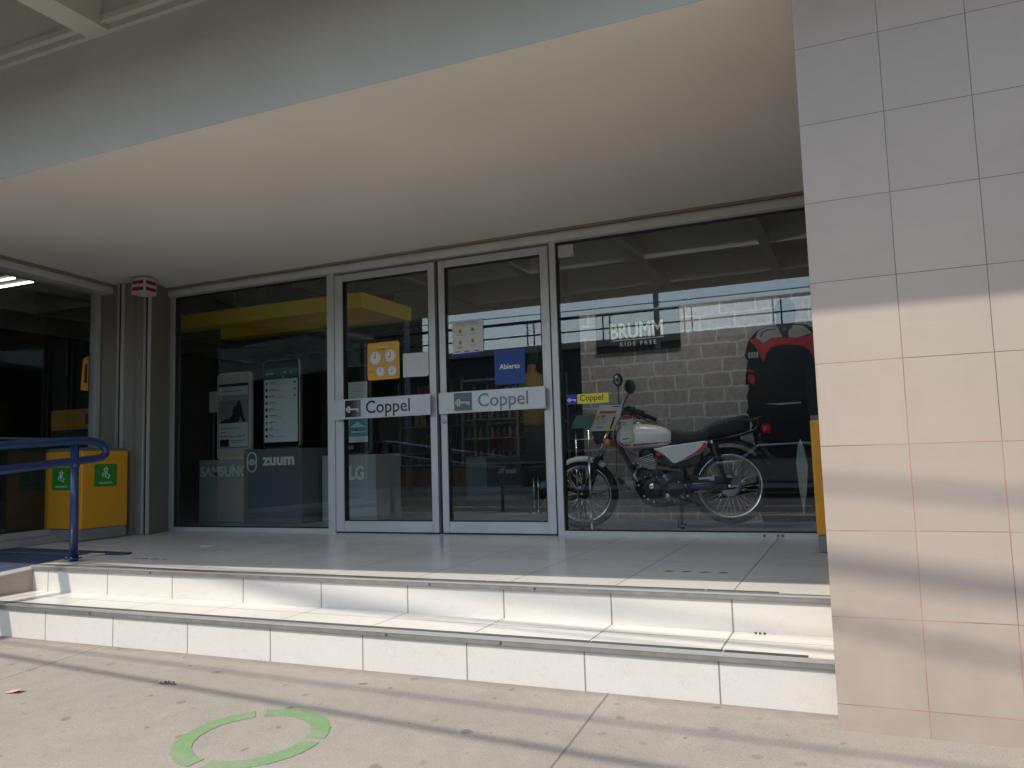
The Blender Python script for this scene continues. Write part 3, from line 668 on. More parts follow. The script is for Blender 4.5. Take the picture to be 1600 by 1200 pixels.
# painted ring on the sidewalk, broken in three places
rg = MB(); cxr, cyr, rr0, rr1 = -2.06, -3.395, .203, .274
random.seed(3)
for a0, a1 in ((14, 120), (129, 263), (273, 366)):
    n = 40; v = []
    for i in range(n + 1):
        a = math.radians(a0 + (a1 - a0) * i / n)
        for r in (rr0, rr1):
            r2 = r + random.uniform(-.0035, .0035); x = cxr + r2 * math.cos(a); y = cyr + r2 * 1.0 * math.sin(a)
            v += [(x, y, sz(y) + .0006), (x, y, sz(y) + .0022)]
    f = []
    for i in range(n):
        a, b = 4 * i, 4 * i + 4; f += [(a + 1, a + 3, b + 3, b + 1), (a, b, b + 2, a + 2), (a, a + 1, b + 1, b), (a + 2, b + 2, b + 3, a + 3)]
    f += [(0, 2, 3, 1), (4 * n, 4 * n + 1, 4 * n + 3, 4 * n + 2)]
    rg.add(v, f)
tag(obj('painted_ring', rg, M['greenpaint']), 'broken green ring painted on the grey pavement', 'painted ring')
pk = MB(); v = []
for i in range(7):
    for j in range(2):
        x = -3.515 + i * .011; y = -3.325 + j * .035 + i * .002; v.append((x, y, sz(y) + .003 + .010 * (i / 6) ** 2 + (.004 if j else 0)))
v2 = [(a, b, c - .0008) for a, b, c in v]
f = [(2 * i, 2 * i + 2, 2 * i + 3, 2 * i + 1) for i in range(6)]
pk.add(v + v2, f + [tuple(14 + q for q in reversed(ff)) for ff in f] + [(0, 14, 16, 2)])
tag(obj('paper_scrap', pk, M['pink']), 'small pink paper scrap lying on the pavement at left', 'litter')
random.seed(5); lt = MB()
for i in range(70):
    x = -2.88 + random.gauss(0, .022); y = -3.018 + random.gauss(0, .010); s_ = random.uniform(.002, .005); z = sz(y)
    a = random.uniform(0, 6.28); dx, dy = s_ * math.cos(a), s_ * math.sin(a)
    lt.add([(x - dx, y - dy, z + .001), (x + dy, y - dx, z + .001), (x + dx, y + dy, z + .001 + s_), (x - dy, y + dx, z + .001), (x, y, z + s_ * 1.6)], [(0, 1, 4), (1, 2, 4), (2, 3, 4), (3, 0, 4), (3, 2, 1, 0)])
tag(obj('crumbs', lt, M['grip']), 'dark crumbs scattered on the pavement near the green ring', 'debris', kind='stuff')
gl_ = MB(); random.seed(11)
for (x, y) in ((-.435, -2.245), (-.418, -2.248), (-.40, -2.246)):
    gl_.ball((x, y, -.158 + .004), .005, n=8)
tag(obj('dirt_specks', gl_, M['bark']), 'tiny brown specks on the upper tread by the pillar', 'debris', kind='stuff')

# overhead cables (they cast the thin shadows)
def cable(p0, p1, zc, r, label):
    """p0,p1: two points the cable's shadow passes through; cable hangs where the sun line reaches height zc"""
    a = Vector(p0); b = Vector(p1); a = a + L * ((zc - a.z) / L.z); b = b + L * ((zc - b.z) / L.z)
    d = (b - a).normalized(); c = (a + b) / 2; pts = []
    for i in range(25):
        s_ = -24 + 2 * i; q = c + d * s_; pts.append(q + Vector((0, 0, .0012 * s_ * s_)))
    tag(obj('overhead_cable', MB().tube(pts, r, 8), M['wire']), label, 'cable', 'overhead cables above the pavement')
cable((-4.18, -2.905, sz(-2.9)), (-.90, -3.194, sz(-3.19)), 4.3, .0165, 'thick overhead cable nearest the street, above the pavement')
cable((-4.466, -2.715, -.343), (-.06, -2.94, -.353), 5.2, .010, 'thin overhead cable above the pavement')
cable((-.116, -2.76, .206), (.447, -2.76, .132), 5.6, .028, 'thickest overhead cable bundle above the pavement')
cable((-.119, -2.76, .478), (.469, -2.76, .42), 6.0, .013, 'highest overhead cable above the pavement')
cable((-.118, -2.76, .01), (.432, -2.76, -.09), 5.4, .013, 'lowest overhead cable above the pavement')

# ================================================================== SHOP INTERIOR
def plinth(label, x0, x1, y0, y1, h, mt, group='grey brand plinths'):
    t = thing('display_plinth', label, 'plinth', ((x0 + x1) / 2, (y0 + y1) / 2, 0), group=group)
    obj('box', MB().box(x0, x1, y0, y1, .0, h), mt, t, bevel=.004)
    return t
# Samsung
t = plinth('grey plinth lettered SAMSUNG, partly behind the darker plinth', -6.60, -5.93, .86, 1.3, .665, M['mgrey'])
T('lettering', 'SAMSUNG', (-6.585, .858, .487), .155, M['white'], t, bold=.0035, depth=.002, xs=.93, space=1.0)
t = plinth('dark grey plinth lettered zuum with a ring emblem', -5.915, -5.165, .79, 1.28, .762, M['dgrey'])
T('lettering', 'zuum', (-5.655, .788, .595), .165, M['white'], t, bold=.006, depth=.002, xs=1.10, space=1.02)
e = MB(); EX, EZ = -5.803, .628
ringf(e, EX, EZ + .04, .052, .064, .783, .789, n=28, a0=0, a1=180); ringf(e, EX, EZ - .04, .052, .064, .783, .789, n=28, a0=180, a1=360)
for s_ in (-1, 1): e.box(EX + s_ * .058 - .006, EX + s_ * .058 + .006, .783, .789, EZ - .04, EZ + .04)
ringf(e, EX, EZ - .028, .052, .060, .7835, .7885, n=20, a0=20, a1=160); ringf(e, EX, EZ + .028, .052, .060, .7835, .7885, n=20, a0=200, a1=340)
ringf(e, EX, EZ, .016, .026, .783, .789, n=20); e.prism(disc(EX, EZ, .008, 10), 'y', .783, .789)
obj('ring_emblem', e, M['white'], t)
t = plinth('grey plinth lettered LG behind the left door frame', -5.135, -4.47, 1.08, 1.55, .672, M['mgrey'])
e = MB(); ringf(e, -4.915, .49, .066, .078, 1.074, 1.079, n=30); e.box(-4.93, -4.918, 1.074, 1.079, .46, .52); e.box(-4.93, -4.89, 1.0745, 1.0785, .455, .465)
obj('round_emblem', e, M['white'], t)
T('lettering', 'LG', (-4.80, 1.078, .425), .185, M['white'], t, bold=.008, depth=.002, xs=.85)
T('lettering', "Life's Good", (-4.80, 1.078, .385), .035, M['offw'], t, depth=.001)

def phone(label, x0, x1, y, z0, z1, bodym, edgem):
    t = thing('giant_phone', label, 'display phone', ((x0 + x1) / 2, y, z0), group='giant phone displays on the plinths')
    obj('body', MB().prism(rrect(x0, x1, z0, z1, .055, 6), 'y', y, y + .05), edgem, t, bevel=.006)
    obj('face', MB().prism(rrect(x0 + .012, x1 - .012, z0 + .012, z1 - .012, .045, 6), 'y', y - .004, y - .0005), bodym, t)
    return t
# white phone with browser page
t = phone('giant white phone display with a black and white photo on its screen', -6.44, -5.97, .95, .667, 1.615, M['offw'], M['white'])
x0, x1, y = -6.41, -6.0, .9455
s_ = obj('screen', MB().box(x0, x1, y - .002, y, .80, 1.485), M['screen_w'], t)
q = MB(); q.box(x0 - .004, x1 + .004, y - .0005, y + .001, .793, 1.492); obj('screen_border', q, M['ink'], t)
q = MB(); q.box(x0, x1, y - .003, y - .0021, 1.46, 1.485, M['ink']); q.box(x0, x1, y - .003, y - .0021, 1.315, 1.365, M['mgrey']); q.box(x0 + .02, x0 + .05, y - .0035, y - .0031, 1.325, 1.355, M['white'])
for i, z in enumerate((1.405, 1.00, .955, .91)): q.box(x0 + .03, x0 + (.32, .30, .1, .36)[i], y - .003, y - .0021, z, z + .008, M['inkg'])
q.box(x0 + .02, x0 + .15, y - .003, y - .0021, .805, .885, M['ink']); q.box(x0 + .17, x1 - .04, y - .003, y - .0021, .865, .872, M['inkg']); q.box(x0 + .17, x1 - .09, y - .003, y - .0021, .848, .855, M['inkg'])
for z in (.925,):
    for x in (.03, .09, .30, .37): q.prism(disc(x0 + x, z, .008, 8), 'y', y - .003, y - .0021, M['ink'])
obj('page_print', q, None, s_)
q = MB(); q.box(x0, x1, y - .003, y - .0021, 1.06, 1.312, M['photo_g'])
fig = [(-6.40, 1.062), (-6.33, 1.10), (-6.24, 1.12), (-6.21, 1.15), (-6.215, 1.20), (-6.19, 1.235), (-6.155, 1.25), (-6.15, 1.285), (-6.125, 1.302), (-6.10, 1.295), (-6.09, 1.25), (-6.07, 1.20), (-6.06, 1.13), (-6.03, 1.075), (-6.07, 1.07), (-6.10, 1.13), (-6.13, 1.07), (-6.2, 1.062)]
q.prism(fig, 'y', y - .004, y - .0032, M['ink']); obj('photo_print', q, None, s_)
obj('speaker_slot', MB().box(-6.27, -6.13, y - .002, y, 1.545, 1.552), M['mgrey'], t)
# black phone with chat list
t = phone('giant black phone display showing a chat list, tallest of the three', -5.74, -5.255, .88, .764, 1.700, M['face'], M['steel'])
x0, x1, y = -5.715, -5.28, .8755
s_ = obj('screen', MB().box(x0, x1, y - .002, y, .83, 1.49), M['screen_w'], t)
obj('header_print', MB().box(x0, x1, y - .0035, y - .0005, 1.491, 1.60), M['screen_g'], s_)
q = MB(); q.box(x0 + .02, x0 + .12, y - .0045, y - .0036, 1.545, 1.557, M['offw']); q.box(x1 - .18, x1 - .15, y - .0045, y - .0036, 1.55, 1.562, M['offw'])
q.prism([(x1 - .09, 1.545), (x1 - .065, 1.557), (x1 - .09, 1.569)], 'y', y - .0045, y - .0036, M['offw']); q.prism(disc(x1 - .19, 1.508, .010, 10), 'y', y - .0045, y - .0036, M['offw'])
for i in range(9):
    z = 1.448 - i * .069
    q.prism(disc(x0 + .032, z, .017, 10), 'y', y - .003, y - .0021, M['ink'] if i % 3 else M['inkg']); q.box(x0 + .07, x0 + .07 + (.09, .11, .07, .08, .06, .10, .09, .05, .045)[i], y - .003, y - .0021, z + .003, z + .010, M['ink'])
    q.box(x0 + .07, x0 + .07 + (.17, .15, .19, .12, .13, .16, .04, .14, .20)[i], y - .003, y - .0021, z - .012, z - .008, M['inkg'])
    if i < 3: q.prism(disc(x1 - .035, z, .012, 10), 'y', y - .003, y - .0021, M['screen_g'])
obj('list_print', q, None, s_)
# LG phone
t = phone('giant dark phone display with a teal weather screen behind the left door', -5.02, -4.565, 1.13, .676, 1.600, M['face'], M['dgrey'])
x0, x1, y = -4.995, -4.59, 1.1255
s_ = obj('screen', MB().box(x0, x1, y - .002, y, .80, 1.425), M['screen_t'], t)
q = MB(); q.box(x0, x1, y - .003, y - .0021, 1.24, 1.425, M['screen_w']); q.box(x0, x1, y - .003, y - .0021, .80, .86, M['screen_w']); q.box(x0, x1, y - .003, y - .0021, 1.05, 1.085, M['screen_w'])
q.prism([(x1 - .22, .955), (x1 - .12, 1.01), (x1 - .02, .955)], 'y', y - .003, y - .0021, M['screen_w']); q.box(x1 - .20, x1 - .03, y - .003, y - .0021, .90, .915, M['screen_w'])
q.prism(disc(x1 - .14, .925, .012, 10), 'y', y - .004, y - .0031, M['ink']); q.box(x0 + .2, x1 - .03, y - .0035, y - .0031, 1.325, 1.329, M['inkg'])
obj('weather_print', q, None, s_)
T('lettering', '10:08', (x0 + .03, y - .003, .985), .07, M['white'], s_, depth=.0005)
T('lettering', 'LG', (-4.83, y - .001, .735), .05, M['offw'], t, depth=.0006, bold=.001)

# yellow hanging frame
t = thing('hanging_yellow_frame', 'yellow rectangular frame hanging from the ceiling above the phone displays', 'hanging frame', (-6.4, 1.3, 2.145))
XF, YF0, YF1, Z0, Z1 = -4.475, .86, 1.84, 2.145, 2.30
obj('front_board', MB().box(-7.05, XF, YF0, YF0 + .20, Z0, Z1), M['yellow2'], t)
obj('end_board', MB().box(XF - .20, XF, YF0 + .2005, YF1 - .2005, Z0, Z1), M['yellow2'], t)
obj('rear_board', MB().box(-7.05, XF, YF1 - .20, YF1, Z0, Z1), M['yellow2'], t)
for x in (-6.8, -5.9, -4.8):
    q = MB(); q.tube([(x, 1.2, Z1 + .01), (x, 1.2, 3.3)], .006, 6); q.tube([(x, 1.6, Z1 + .01), (x, 1.6, 3.3)], .006, 6); q.box(x - .02, x + .02, YF0 + .1, YF1 - .1, Z1 + .001, Z1 + .02)
    obj('hanger', q, M['steel'], t)

# brick backdrop with printed rider
YB = 1.25
t = thing('brick_backdrop', 'printed grey brick backdrop panel with a rider in red and black jacket', 'backdrop', (-1.3, YB, 0))
obj('panel', MB().box(-2.31, .60, YB, YB + .04, 0, 1.90), M['brick'], t)
q = MB(); random.seed(9)
def jag(pts, amp, n=6):
    o = []
    for i in range(len(pts) - 1):
        a, b = pts[i], pts[i + 1]
        for k in range(n): o.append((a[0] + (b[0] - a[0]) * k / n + random.uniform(-amp, amp), a[1] + (b[1] - a[1]) * k / n + random.uniform(-amp, amp)))
    return o + [pts[-1]]
body = jag([(-.76, 0), (-.80, .3), (-.78, .62), (-.84, .98), (-.815, 1.12), (-.84, 1.18), (-.81, 1.33), (-.83, 1.42)], .016, 7) + [(-.80, 1.53), (-.73, 1.605), (-.645, 1.64), (-.565, 1.645), (-.56, 1.72), (-.575, 1.78), (-.545, 1.85), (-.47, 1.87), (-.42, 1.84), (-.40, 1.76), (-.42, 1.64), (-.33, 1.63), (-.25, 1.58), (-.19, 1.45), (-.17, 1.0), (-.16, .6), (-.14, .0)]
q.prism(body, 'y', YB - .004, YB - .0005, M['jacket'])
q.prism([(-.798, 1.53), (-.738, 1.553), (-.677, 1.497), (-.603, 1.533), (-.504, 1.533), (-.407, 1.518), (-.295, 1.548), (-.22, 1.52), (-.235, 1.35), (-.28, 1.33), (-.313, 1.41), (-.36, 1.447), (-.411, 1.462), (-.507, 1.478), (-.607, 1.462), (-.65, 1.42), (-.686, 1.34), (-.711, 1.395), (-.75, 1.49)], 'y', YB - .006, YB - .0042, M['red_dark'])
wl_ = [(-.738, 1.556), (-.713, 1.603), (-.647, 1.636), (-.557, 1.636), (-.518, 1.537), (-.603, 1.537), (-.677, 1.500)]
q.prism(wl_, 'y', YB - .008, YB - .0062, M['photo_g'])
q.prism([(-.504, 1.537), (-.43, 1.632), (-.346, 1.618), (-.285, 1.555), (-.407, 1.522)], 'y', YB - .008, YB - .0062, M['photo_g'])
q.prism([(-.70, 1.555), (-.69, 1.59), (-.64, 1.615), (-.575, 1.61), (-.57, 1.602), (-.635, 1.605), (-.68, 1.583), (-.69, 1.55)], 'y', YB - .0095, YB - .0082, M['ink'])
q.prism([(-.52, 1.54), (-.47, 1.53), (-.475, 1.60), (-.50, 1.63), (-.525, 1.60)], 'y', YB - .0095, YB - .0082, M['ink'])
for k_ in range(4): q.box(-.805 + k_ * .022, -.790 + k_ * .022, YB - .0078, YB - .0064, 1.38, 1.43, M['photo_g'])
q.prism([(-.833, 1.283), (-.775, 1.279), (-.76, 1.255), (-.80, 1.262)], 'y', YB - .0078, YB - .0064, M['red_dark'])
q.prism([(-.814, 1.237), (-.771, 1.239), (-.76, 1.20), (-.775, 1.15), (-.80, 1.165), (-.82, 1.20)], 'y', YB - .0078, YB - .0064, M['red_dark'])
q.prism([(-.70, .985), (-.58, .97), (-.40, .975), (-.41, .985), (-.58, .982)], 'y', YB - .0078, YB - .0064, M['mgrey'])
q.prism([(-.44, .06), (-.465, .30), (-.475, .48), (-.455, .62), (-.43, .68), (-.405, .60), (-.385, .45), (-.405, .25)], 'y', YB - .0078, YB - .0064, M['mgrey'])
obj('printed_rider', q, None, t)
q = MB(); q.tube([(-.47, YB - .03, .0), (-.47, YB - .03, .02)], .01)
t = thing('brand_board', 'black sign board reading BRUMM RIDE FREE on the brick backdrop', 'sign', (-1.73, YB - .02, 1.5))
obj('board', MB().box(-2.145, -1.375, YB - .03, YB - .001, 1.525, 1.885), M['face'], t, bevel=.003)
T('lettering', 'BRUMM', (-1.765, YB - .031, 1.645), .198, M['offw'], t, bold=.004, depth=.002, align='CENTER', xs=.74)
obj('underline', MB().box(-1.995, -1.515, YB - .034, YB - .0305, 1.625, 1.632), M['offw'], t)
T('lettering', 'RIDE FREE', (-1.755, YB - .031, 1.572), .052, M['offw'], t, bold=.001, depth=.001, align='CENTER', space=1.5)

# ---------------------------------------------------------------- motorcycle
BK = thing('motorcycle', 'white motorcycle with red stripes standing before the brick backdrop', 'motorcycle', (-.945, .75, 0), math.atan2(-.127, -.992), local=True)
def bo(name, mb, mt=None, parent=None, **k): return obj(name, mb, mt, parent or BK, off=Vector(), **k)
def wheel(name, cx, cz, ro, hubr, seed):
    w_ = bo(name, MB().lathe([(ro - .060, -.030), (ro - .035, -.043), (ro - .012, -.036), (ro, -.012), (ro, .012), (ro - .012, .036), (ro - .035, .043), (ro - .060, .030), (ro - .060, -.030)], (cx, 0, cz), (0, 1, 0), 56), M['rubber'])
    rr = ro - .058
    bo('rim', MB().lathe([(rr, -.034), (rr + .006, -.034), (rr - .004, -.020), (rr - .014, -.012), (rr - .014, .012), (rr - .004, .020), (rr + .006, .034), (rr, .034), (rr - .010, .026), (rr - .022, .014), (rr - .022, -.014), (rr - .010, -.026), (rr, -.034)], (cx, 0, cz), (0, 1, 0), 56), M['chrome'], w_)
    sp = MB(); n = 36
    for i in range(n):
        a = 2 * math.pi * i / n; sd = 1 if i % 2 else -1; da = (.42 if (i // 2) % 2 else -.42)
        sp.tube([(cx + hubr * math.cos(a + da), sd * .045, cz + hubr * math.sin(a + da)), (cx + (rr - .02) * math.cos(a), sd * .006, cz + (rr - .02) * math.sin(a))], .0028, 5)
    bo('spokes', sp, M['chrome'], w_)
    bo('hub', MB().lathe([(.018, -.07), (hubr + .004, -.052), (hubr + .004, -.042), (.03, -.035), (.03, .035), (hubr + .004, .042), (hubr + .004, .052), (.018, .07)], (cx, 0, cz), (0, 1, 0), 24), M['alcast'] if name == 'rear_wheel' else M['engine'], w_)
    return w_
rw = wheel('rear_wheel', 0, .325, .302, .050, 1)
fw = wheel('front_wheel', 1.175, .282, .286, .040, 2)
# rear sprocket / brake plate, with crescent cut
dr = MB(); dr.lathe([(.088, .060), (.088, .074), (.070, .078), (.03, .080), (.012, .086)], (0, 0, .325), (0, 1, 0), 28)
bo('brake_plate', dr, M['alcast'], rw)
bo('axle_nut', MB().lathe([(.016, .0), (.016, .016), (.008, .020)], (.0, .115, .325), (0, 1, 0), 6).box(-.06, 0, .118, .126, .319, .331), M['chrome'], rw)
fd = MB(); fd.lathe([(.075, -.066), (.075, -.062), (.05, -.062), (.05, -.066), (.075, -.066)], (1.175, 0, .282), (0, 1, 0), 36)
bo('brake_disc', fd, M['steel'], fw)
# swingarm, chain case
sa = MB()
for s_ in (-1, 1): sa.tube([(.40, s_ * .085, .335), (0, s_ * .098, .325)], .019, 10)
sa.box(-.055, .02, .085, .112, .308, .345)
bo('swing_arm', sa, M['black'])
bo('chain_case', MB().prism([(.36, .42), (.10, .402), (-.06, .386), (-.085, .35), (-.05, .33), (-.04, .30), (.14, .285), (.40, .325)], 'y', .066, .084), M['engine'], bevel=.006)
bo('case_label', MB().prism([(.235, .395), (.115, .405), (.115, .372), (.15, .37), (.15, .382), (.235, .378)], 'y', .0845, .088), M['steel'])
ch = MB()
for z0, z1 in ((.345, .352), (.278, .292)): ch.tube([(.40, .095, z0), (.05, .097, z1)], .004, 6)
bo('chain', ch, M['steel'])
# shocks
for s_ in (-1, 1):
    sh = MB(); a = Vector((.115, s_ * .135, .665)); b = Vector((.030, s_ * .125, .365)); d = b - a
    sh.tube([a, a + d * .08, a + d * .1, a + d * .55, a + d * .56, b], [.018, .020, .034, .032, .017, .015], 14)
    for k in range(9):
        c = a + d * (.56 + k * .04); sh.lathe([(.020, -.0035), (.027, 0), (.020, .0035)], c, d, 12)
    bo('shock_absorber', sh, M['engine']); 
    bo('bolt', MB().ball((.115, s_ * .155, .668), .016, n=10, sc=(1, .6, 1)), M['chrome'])
# tank
def tank_mat(x, y, z):
    if abs(y) < .04: return None
    if .46 < x < .735 and abs(z - (.682 - (x - .46) * .055)) < (.0035 + .004 * (x - .46) / .27): return M['red_paint']
    if .755 < x < .815 and abs(z - .668) < .006: return M['red_paint']
    if .815 <= x < .855 and abs(z - (.668 + (x - .815) * .75)) < .008: return M['red_paint']
    return None
st_ = [(.425, .705, .72, .06), (.432, .66, .765, .085), (.46, .648, .790, .105), (.50, .640, .808, .122), (.54, .636, .820, .132), (.60, .633, .832, .140), (.66, .632, .838, .144), (.72, .631, .838, .142), (.77, .632, .832, .134), (.81, .638, .822, .120), (.845, .655, .805, .098), (.87, .680, .780, .072), (.886, .710, .755, .04)]
import itertools
def interp(rows, n):
    o = []
    for i in range(len(rows) - 1):
        for k in range(n):
            t_ = k / n; o.append(tuple(a + (b - a) * t_ for a, b in zip(rows[i], rows[i + 1])))
    return o + [rows[-1]]
secs = [(r[0], (r[1] + r[2]) / 2, r[3], (r[2] - r[1]) / 2, 2.9) for r in interp(st_, 6)]
tk = bo('fuel_tank', MB().loft(secs, M['white_paint'], 120, tank_mat))
bo('filler_cap', MB().lathe([(.03, 0), (.03, .012), (.022, .018), (.004, .018)], (.70, 0, .838), (0, 0, 1), 20), M['chrome'], tk)
T('lettering', 'VECT', (.745, .1445, .795), .028, M['ink'], tk, right=(-1, 0, 0), up=(0, 0, 1), depth=.002, shear=.2)
# side panels
for s_ in (1, -1):
    pts = [(.575, .632), (.44, .655), (.17, .682), (.152, .672), (.150, .655), (.205, .585), (.40, .512), (.425, .513), (.50, .59)]
    a_, b_ = sorted((s_ * .105, s_ * .135))
    sp_ = bo('side_panel', MB().prism(pts, 'y', a_, b_), M['white_paint'], bevel=.010, seg=3)
    a_, b_ = sorted((s_ * .136, s_ * .1385))
    bo('red_stripe', MB().prism([(.172, .672), (.152 + .008, .664), (.160, .648), (.208, .592), (.36, .536), (.25, .595), (.195, .640), (.185, .668)], 'y', a_, b_), M['red_paint'], sp_)
    a_, b_ = sorted((s_ * .10, s_ * .128))
    bo('red_scoop', MB().prism([(.575, .632), (.46, .622), (.445, .612), (.46, .598), (.50, .575), (.545, .588)], 'y', a_, b_), M['red_paint'], sp_, bevel=.006)
# seat
se = [(.435, .665, .775, .09), (.42, .662, .782, .105), (.34, .665, .764, .115), (.25, .672, .762, .120), (.19, .680, .775, .125), (.13, .690, .815, .125), (.07, .695, .838, .122), (-.05, .705, .862, .115), (-.13, .715, .878, .108), (-.165, .735, .868, .095), (-.178, .76, .85, .08)]
bo('seat', MB().loft([(r[0], (r[1] + r[2]) / 2, r[3], (r[2] - r[1]) / 2, 4.0) for r in interp(se, 3)], None, 40), M['seat'])
# tail unit, rack
q = MB()
for s_ in (-1, 1):
    q.tube([(.13, s_ * .12, .68), (-.09, s_ * .13, .715), (-.22, s_ * .12, .757), (-.245, s_ * .11, .80), (-.23, s_ * .10, .835), (-.12, s_ * .115, .83)], .0095, 8)
    q.tube([(-.17, s_ * .10, .832), (-.32, s_ * .09, .862)], .008, 8)
q.tube([(-.32, -.09, .862), (-.335, 0, .862), (-.32, .09, .862)], .008, 8)
for x in (-.22, -.27): q.tube([(x, -.095, .842), (x, .095, .842)], .006, 6)
bo('rear_rack', q, M['black'])
bo('tail_light', MB().loft([(-.265, .76, .05, .035, 3), (-.29, .762, .055, .042, 3), (-.325, .76, .05, .040, 3), (-.338, .758, .035, .028, 3)], None, 20), M['red_lens'])
def fender(name, cx, cz, r, a0, a1, hw, mt, th=.004, n=30, drop=.03, parent=None):
    mb = MB(); v = []; prof = [(-hw, -drop), (-hw, -.006), (-hw * .7, .004), (0, .010), (hw * .7, .004), (hw, -.006), (hw, -drop), (hw - th, -drop), (hw - th, -.008), (0, .005), (-hw + th, -.008), (-hw + th, -drop)]
    for i in range(n + 1):
        t_ = i / n; a = math.radians(a0 + (a1 - a0) * t_); e_ = .72 + .28 * min(1, min(t_, 1 - t_) * 7)
        for (y, h) in prof: v.append((cx + (r + h) * math.cos(a), y * e_, cz + (r + h) * math.sin(a)))
    k = len(prof); f = [(i * k + j, i * k + (j + 1) % k, (i + 1) * k + (j + 1) % k, (i + 1) * k + j) for i in range(n) for j in range(k)]
    mb.add(v, f + [tuple(range(k)), tuple(range((n + 1) * k - 1, n * k - 1, -1))], None, True); return bo(name, mb, mt, parent)
fender('rear_fender', 0, .345, .345, 62, 155, .07, M['black'])
bo('licence_bracket', MB().prism([(-.245, .70), (-.27, .66), (-.315, .56), (-.36, .535), (-.35, .525), (-.30, .54), (-.225, .66)], 'y', -.05, .05), M['black'])
for s_ in (-1, 1): bo('bolt', MB().ball((-.305, s_ * .055, .565), .008, n=8), M['chrome'])
ff = fender('front_fender', 1.175, .265, .318, 15, 128, .062, M['white_paint'], drop=.035)
bo('fender_stripe', MB().prism([(1.04, .565), (1.035, .545), (1.085, .548), (1.085, .568)], 'y', .058, .0655), M['red_paint'], ff)
bo('mud_flap', MB().prism([(.895, .395), (.872, .365), (.80, .300), (.79, .306), (.83, .36), (.875, .41)], 'y', -.045, .045), M['black'], ff)
# forks
hs = Vector((.95, 0, .70)); ax_ = Vector((1.175, 0, .282))
for s_ in (-1, 1):
    a = Vector((.905, s_ * .088, .88)); b = Vector((1.02, s_ * .088, .52)); c = Vector((1.16, s_ * .085, .275))
    mid = a + (c - a) * .52
    bo('fork_leg', MB().tube([a, mid], .0155, 12), M['chrome'])
    bo('fork_slider', MB().tube([mid - (c - a) * .01, mid + (c - a) * .03, c], [.025, .022, .020], 12), M['engine'])
    bo('axle_bolt', MB().ball((1.172, s_ * .115, .282), .013, n=8), M['chrome'])
q = MB()
for z_, x_ in ((.86, .905), (.70, .957)): q.box(x_ - .035, x_ + .03, -.12, .12, z_ - .014, z_ + .014)
bo('triple_clamp', q, M['engine'], bevel=.006)
bo('headlight', MB().loft([(.93, .77, .07, .07, 2.6), (1.0, .77, .095, .085, 2.4), (1.045, .77, .10, .09, 2.3), (1.06, .77, .09, .085, 2.3)], None, 24), M['black'])
bo('headlight_mask', MB().prism([(.90, .96), (.955, .975), (1.08, .80), (1.065, .745), (1.0, .735), (.93, .80)], 'y', -.09, .09), M['black'], bevel=.015)
for s_ in (-1, 1):
    tsn = MB(); tsn.tube([(.955, s_ * .09, .70), (.94, s_ * .15, .695)], .010, 8); tb = bo('turn_signal', tsn, M['black'])
    bo('lens', MB().ball((.937, s_ * .165, .692), .032, n=14, sc=(1, .75, 1)), M['orange_lens'], tb)
    tsn = MB(); tsn.tube([(-.24, s_ * .08, .70), (-.25, s_ * .15, .70)], .008, 8); tb = bo('turn_signal', tsn, M['black'])
    bo('lens', MB().ball((-.25, s_ * .165, .70), .025, n=12, sc=(1, .75, 1)), M['black'], tb)
# handlebar
hb = MB(); pts = []
for s_ in (-1, 1): pass
hb.tube([(.60, .34, .885), (.68, .31, .925), (.75, .24, .945), (.83, .10, .935), (.87, .0, .915), (.83, -.10, .935), (.75, -.24, .945), (.68, -.31, .925), (.60, -.34, .885)], .011, 10)
bo('handlebar', hb, M['black'])
for s_ in (-1, 1):
    bo('grip', MB().tube([(.59, s_ * .344, .880), (.67, s_ * .312, .922)], .018, 12), M['rubber'])
    q = MB(); q.loft([(.68, .94, .028, .022, 3, s_ * .30), (.74, .955, .032, .026, 3, s_ * .25), (.79, .95, .024, .020, 3, s_ * .20)], None, 16); q.tube([(.78, s_ * .25, .94), (.72, s_ * .34, .905), (.64, s_ * .37, .865)], .006, 8)
    bo('switch_and_lever', q, M['black'])
bo('instrument_cluster', MB().loft([(.84, .96, .05, .03, 2.5), (.90, .975, .085, .045, 2.5), (.95, .965, .075, .045, 2.5), (.965, .955, .05, .03, 2.5)], None, 20), M['black'])
m_ = bo('mirror', MB().tube([(.80, .20, .96), (.775, .23, 1.01), (.735, .25, 1.075)], .0055, 8), M['black'])
bo('mirror_head', MB().lathe([(.030, .018), (.050, .012), (.058, 0), (.055, -.006), (.0, -.008)], (.722, .25, 1.13), (-.55, -.80, .1), 24), M['black'], m_)
m_ = bo('mirror', MB().tube([(.88, -.20, .96), (.885, -.22, 1.05), (.885, -.22, 1.18)], .0055, 8), M['black'])
bo('mirror_head', MB().lathe([(.035, -.016), (.052, -.010), (.060, 0), (.057, .005), (.046, .0055), (.046, .003)], (.885, -.22, 1.235), (-.80, .55, .0), 24), M['black'], m_)
bo('mirror_glass', MB().lathe([(.0455, .0025), (.0455, .004), (.0, .004)], (.885, -.22, 1.235), (-.80, .55, .0), 24), M['chrome'], m_)
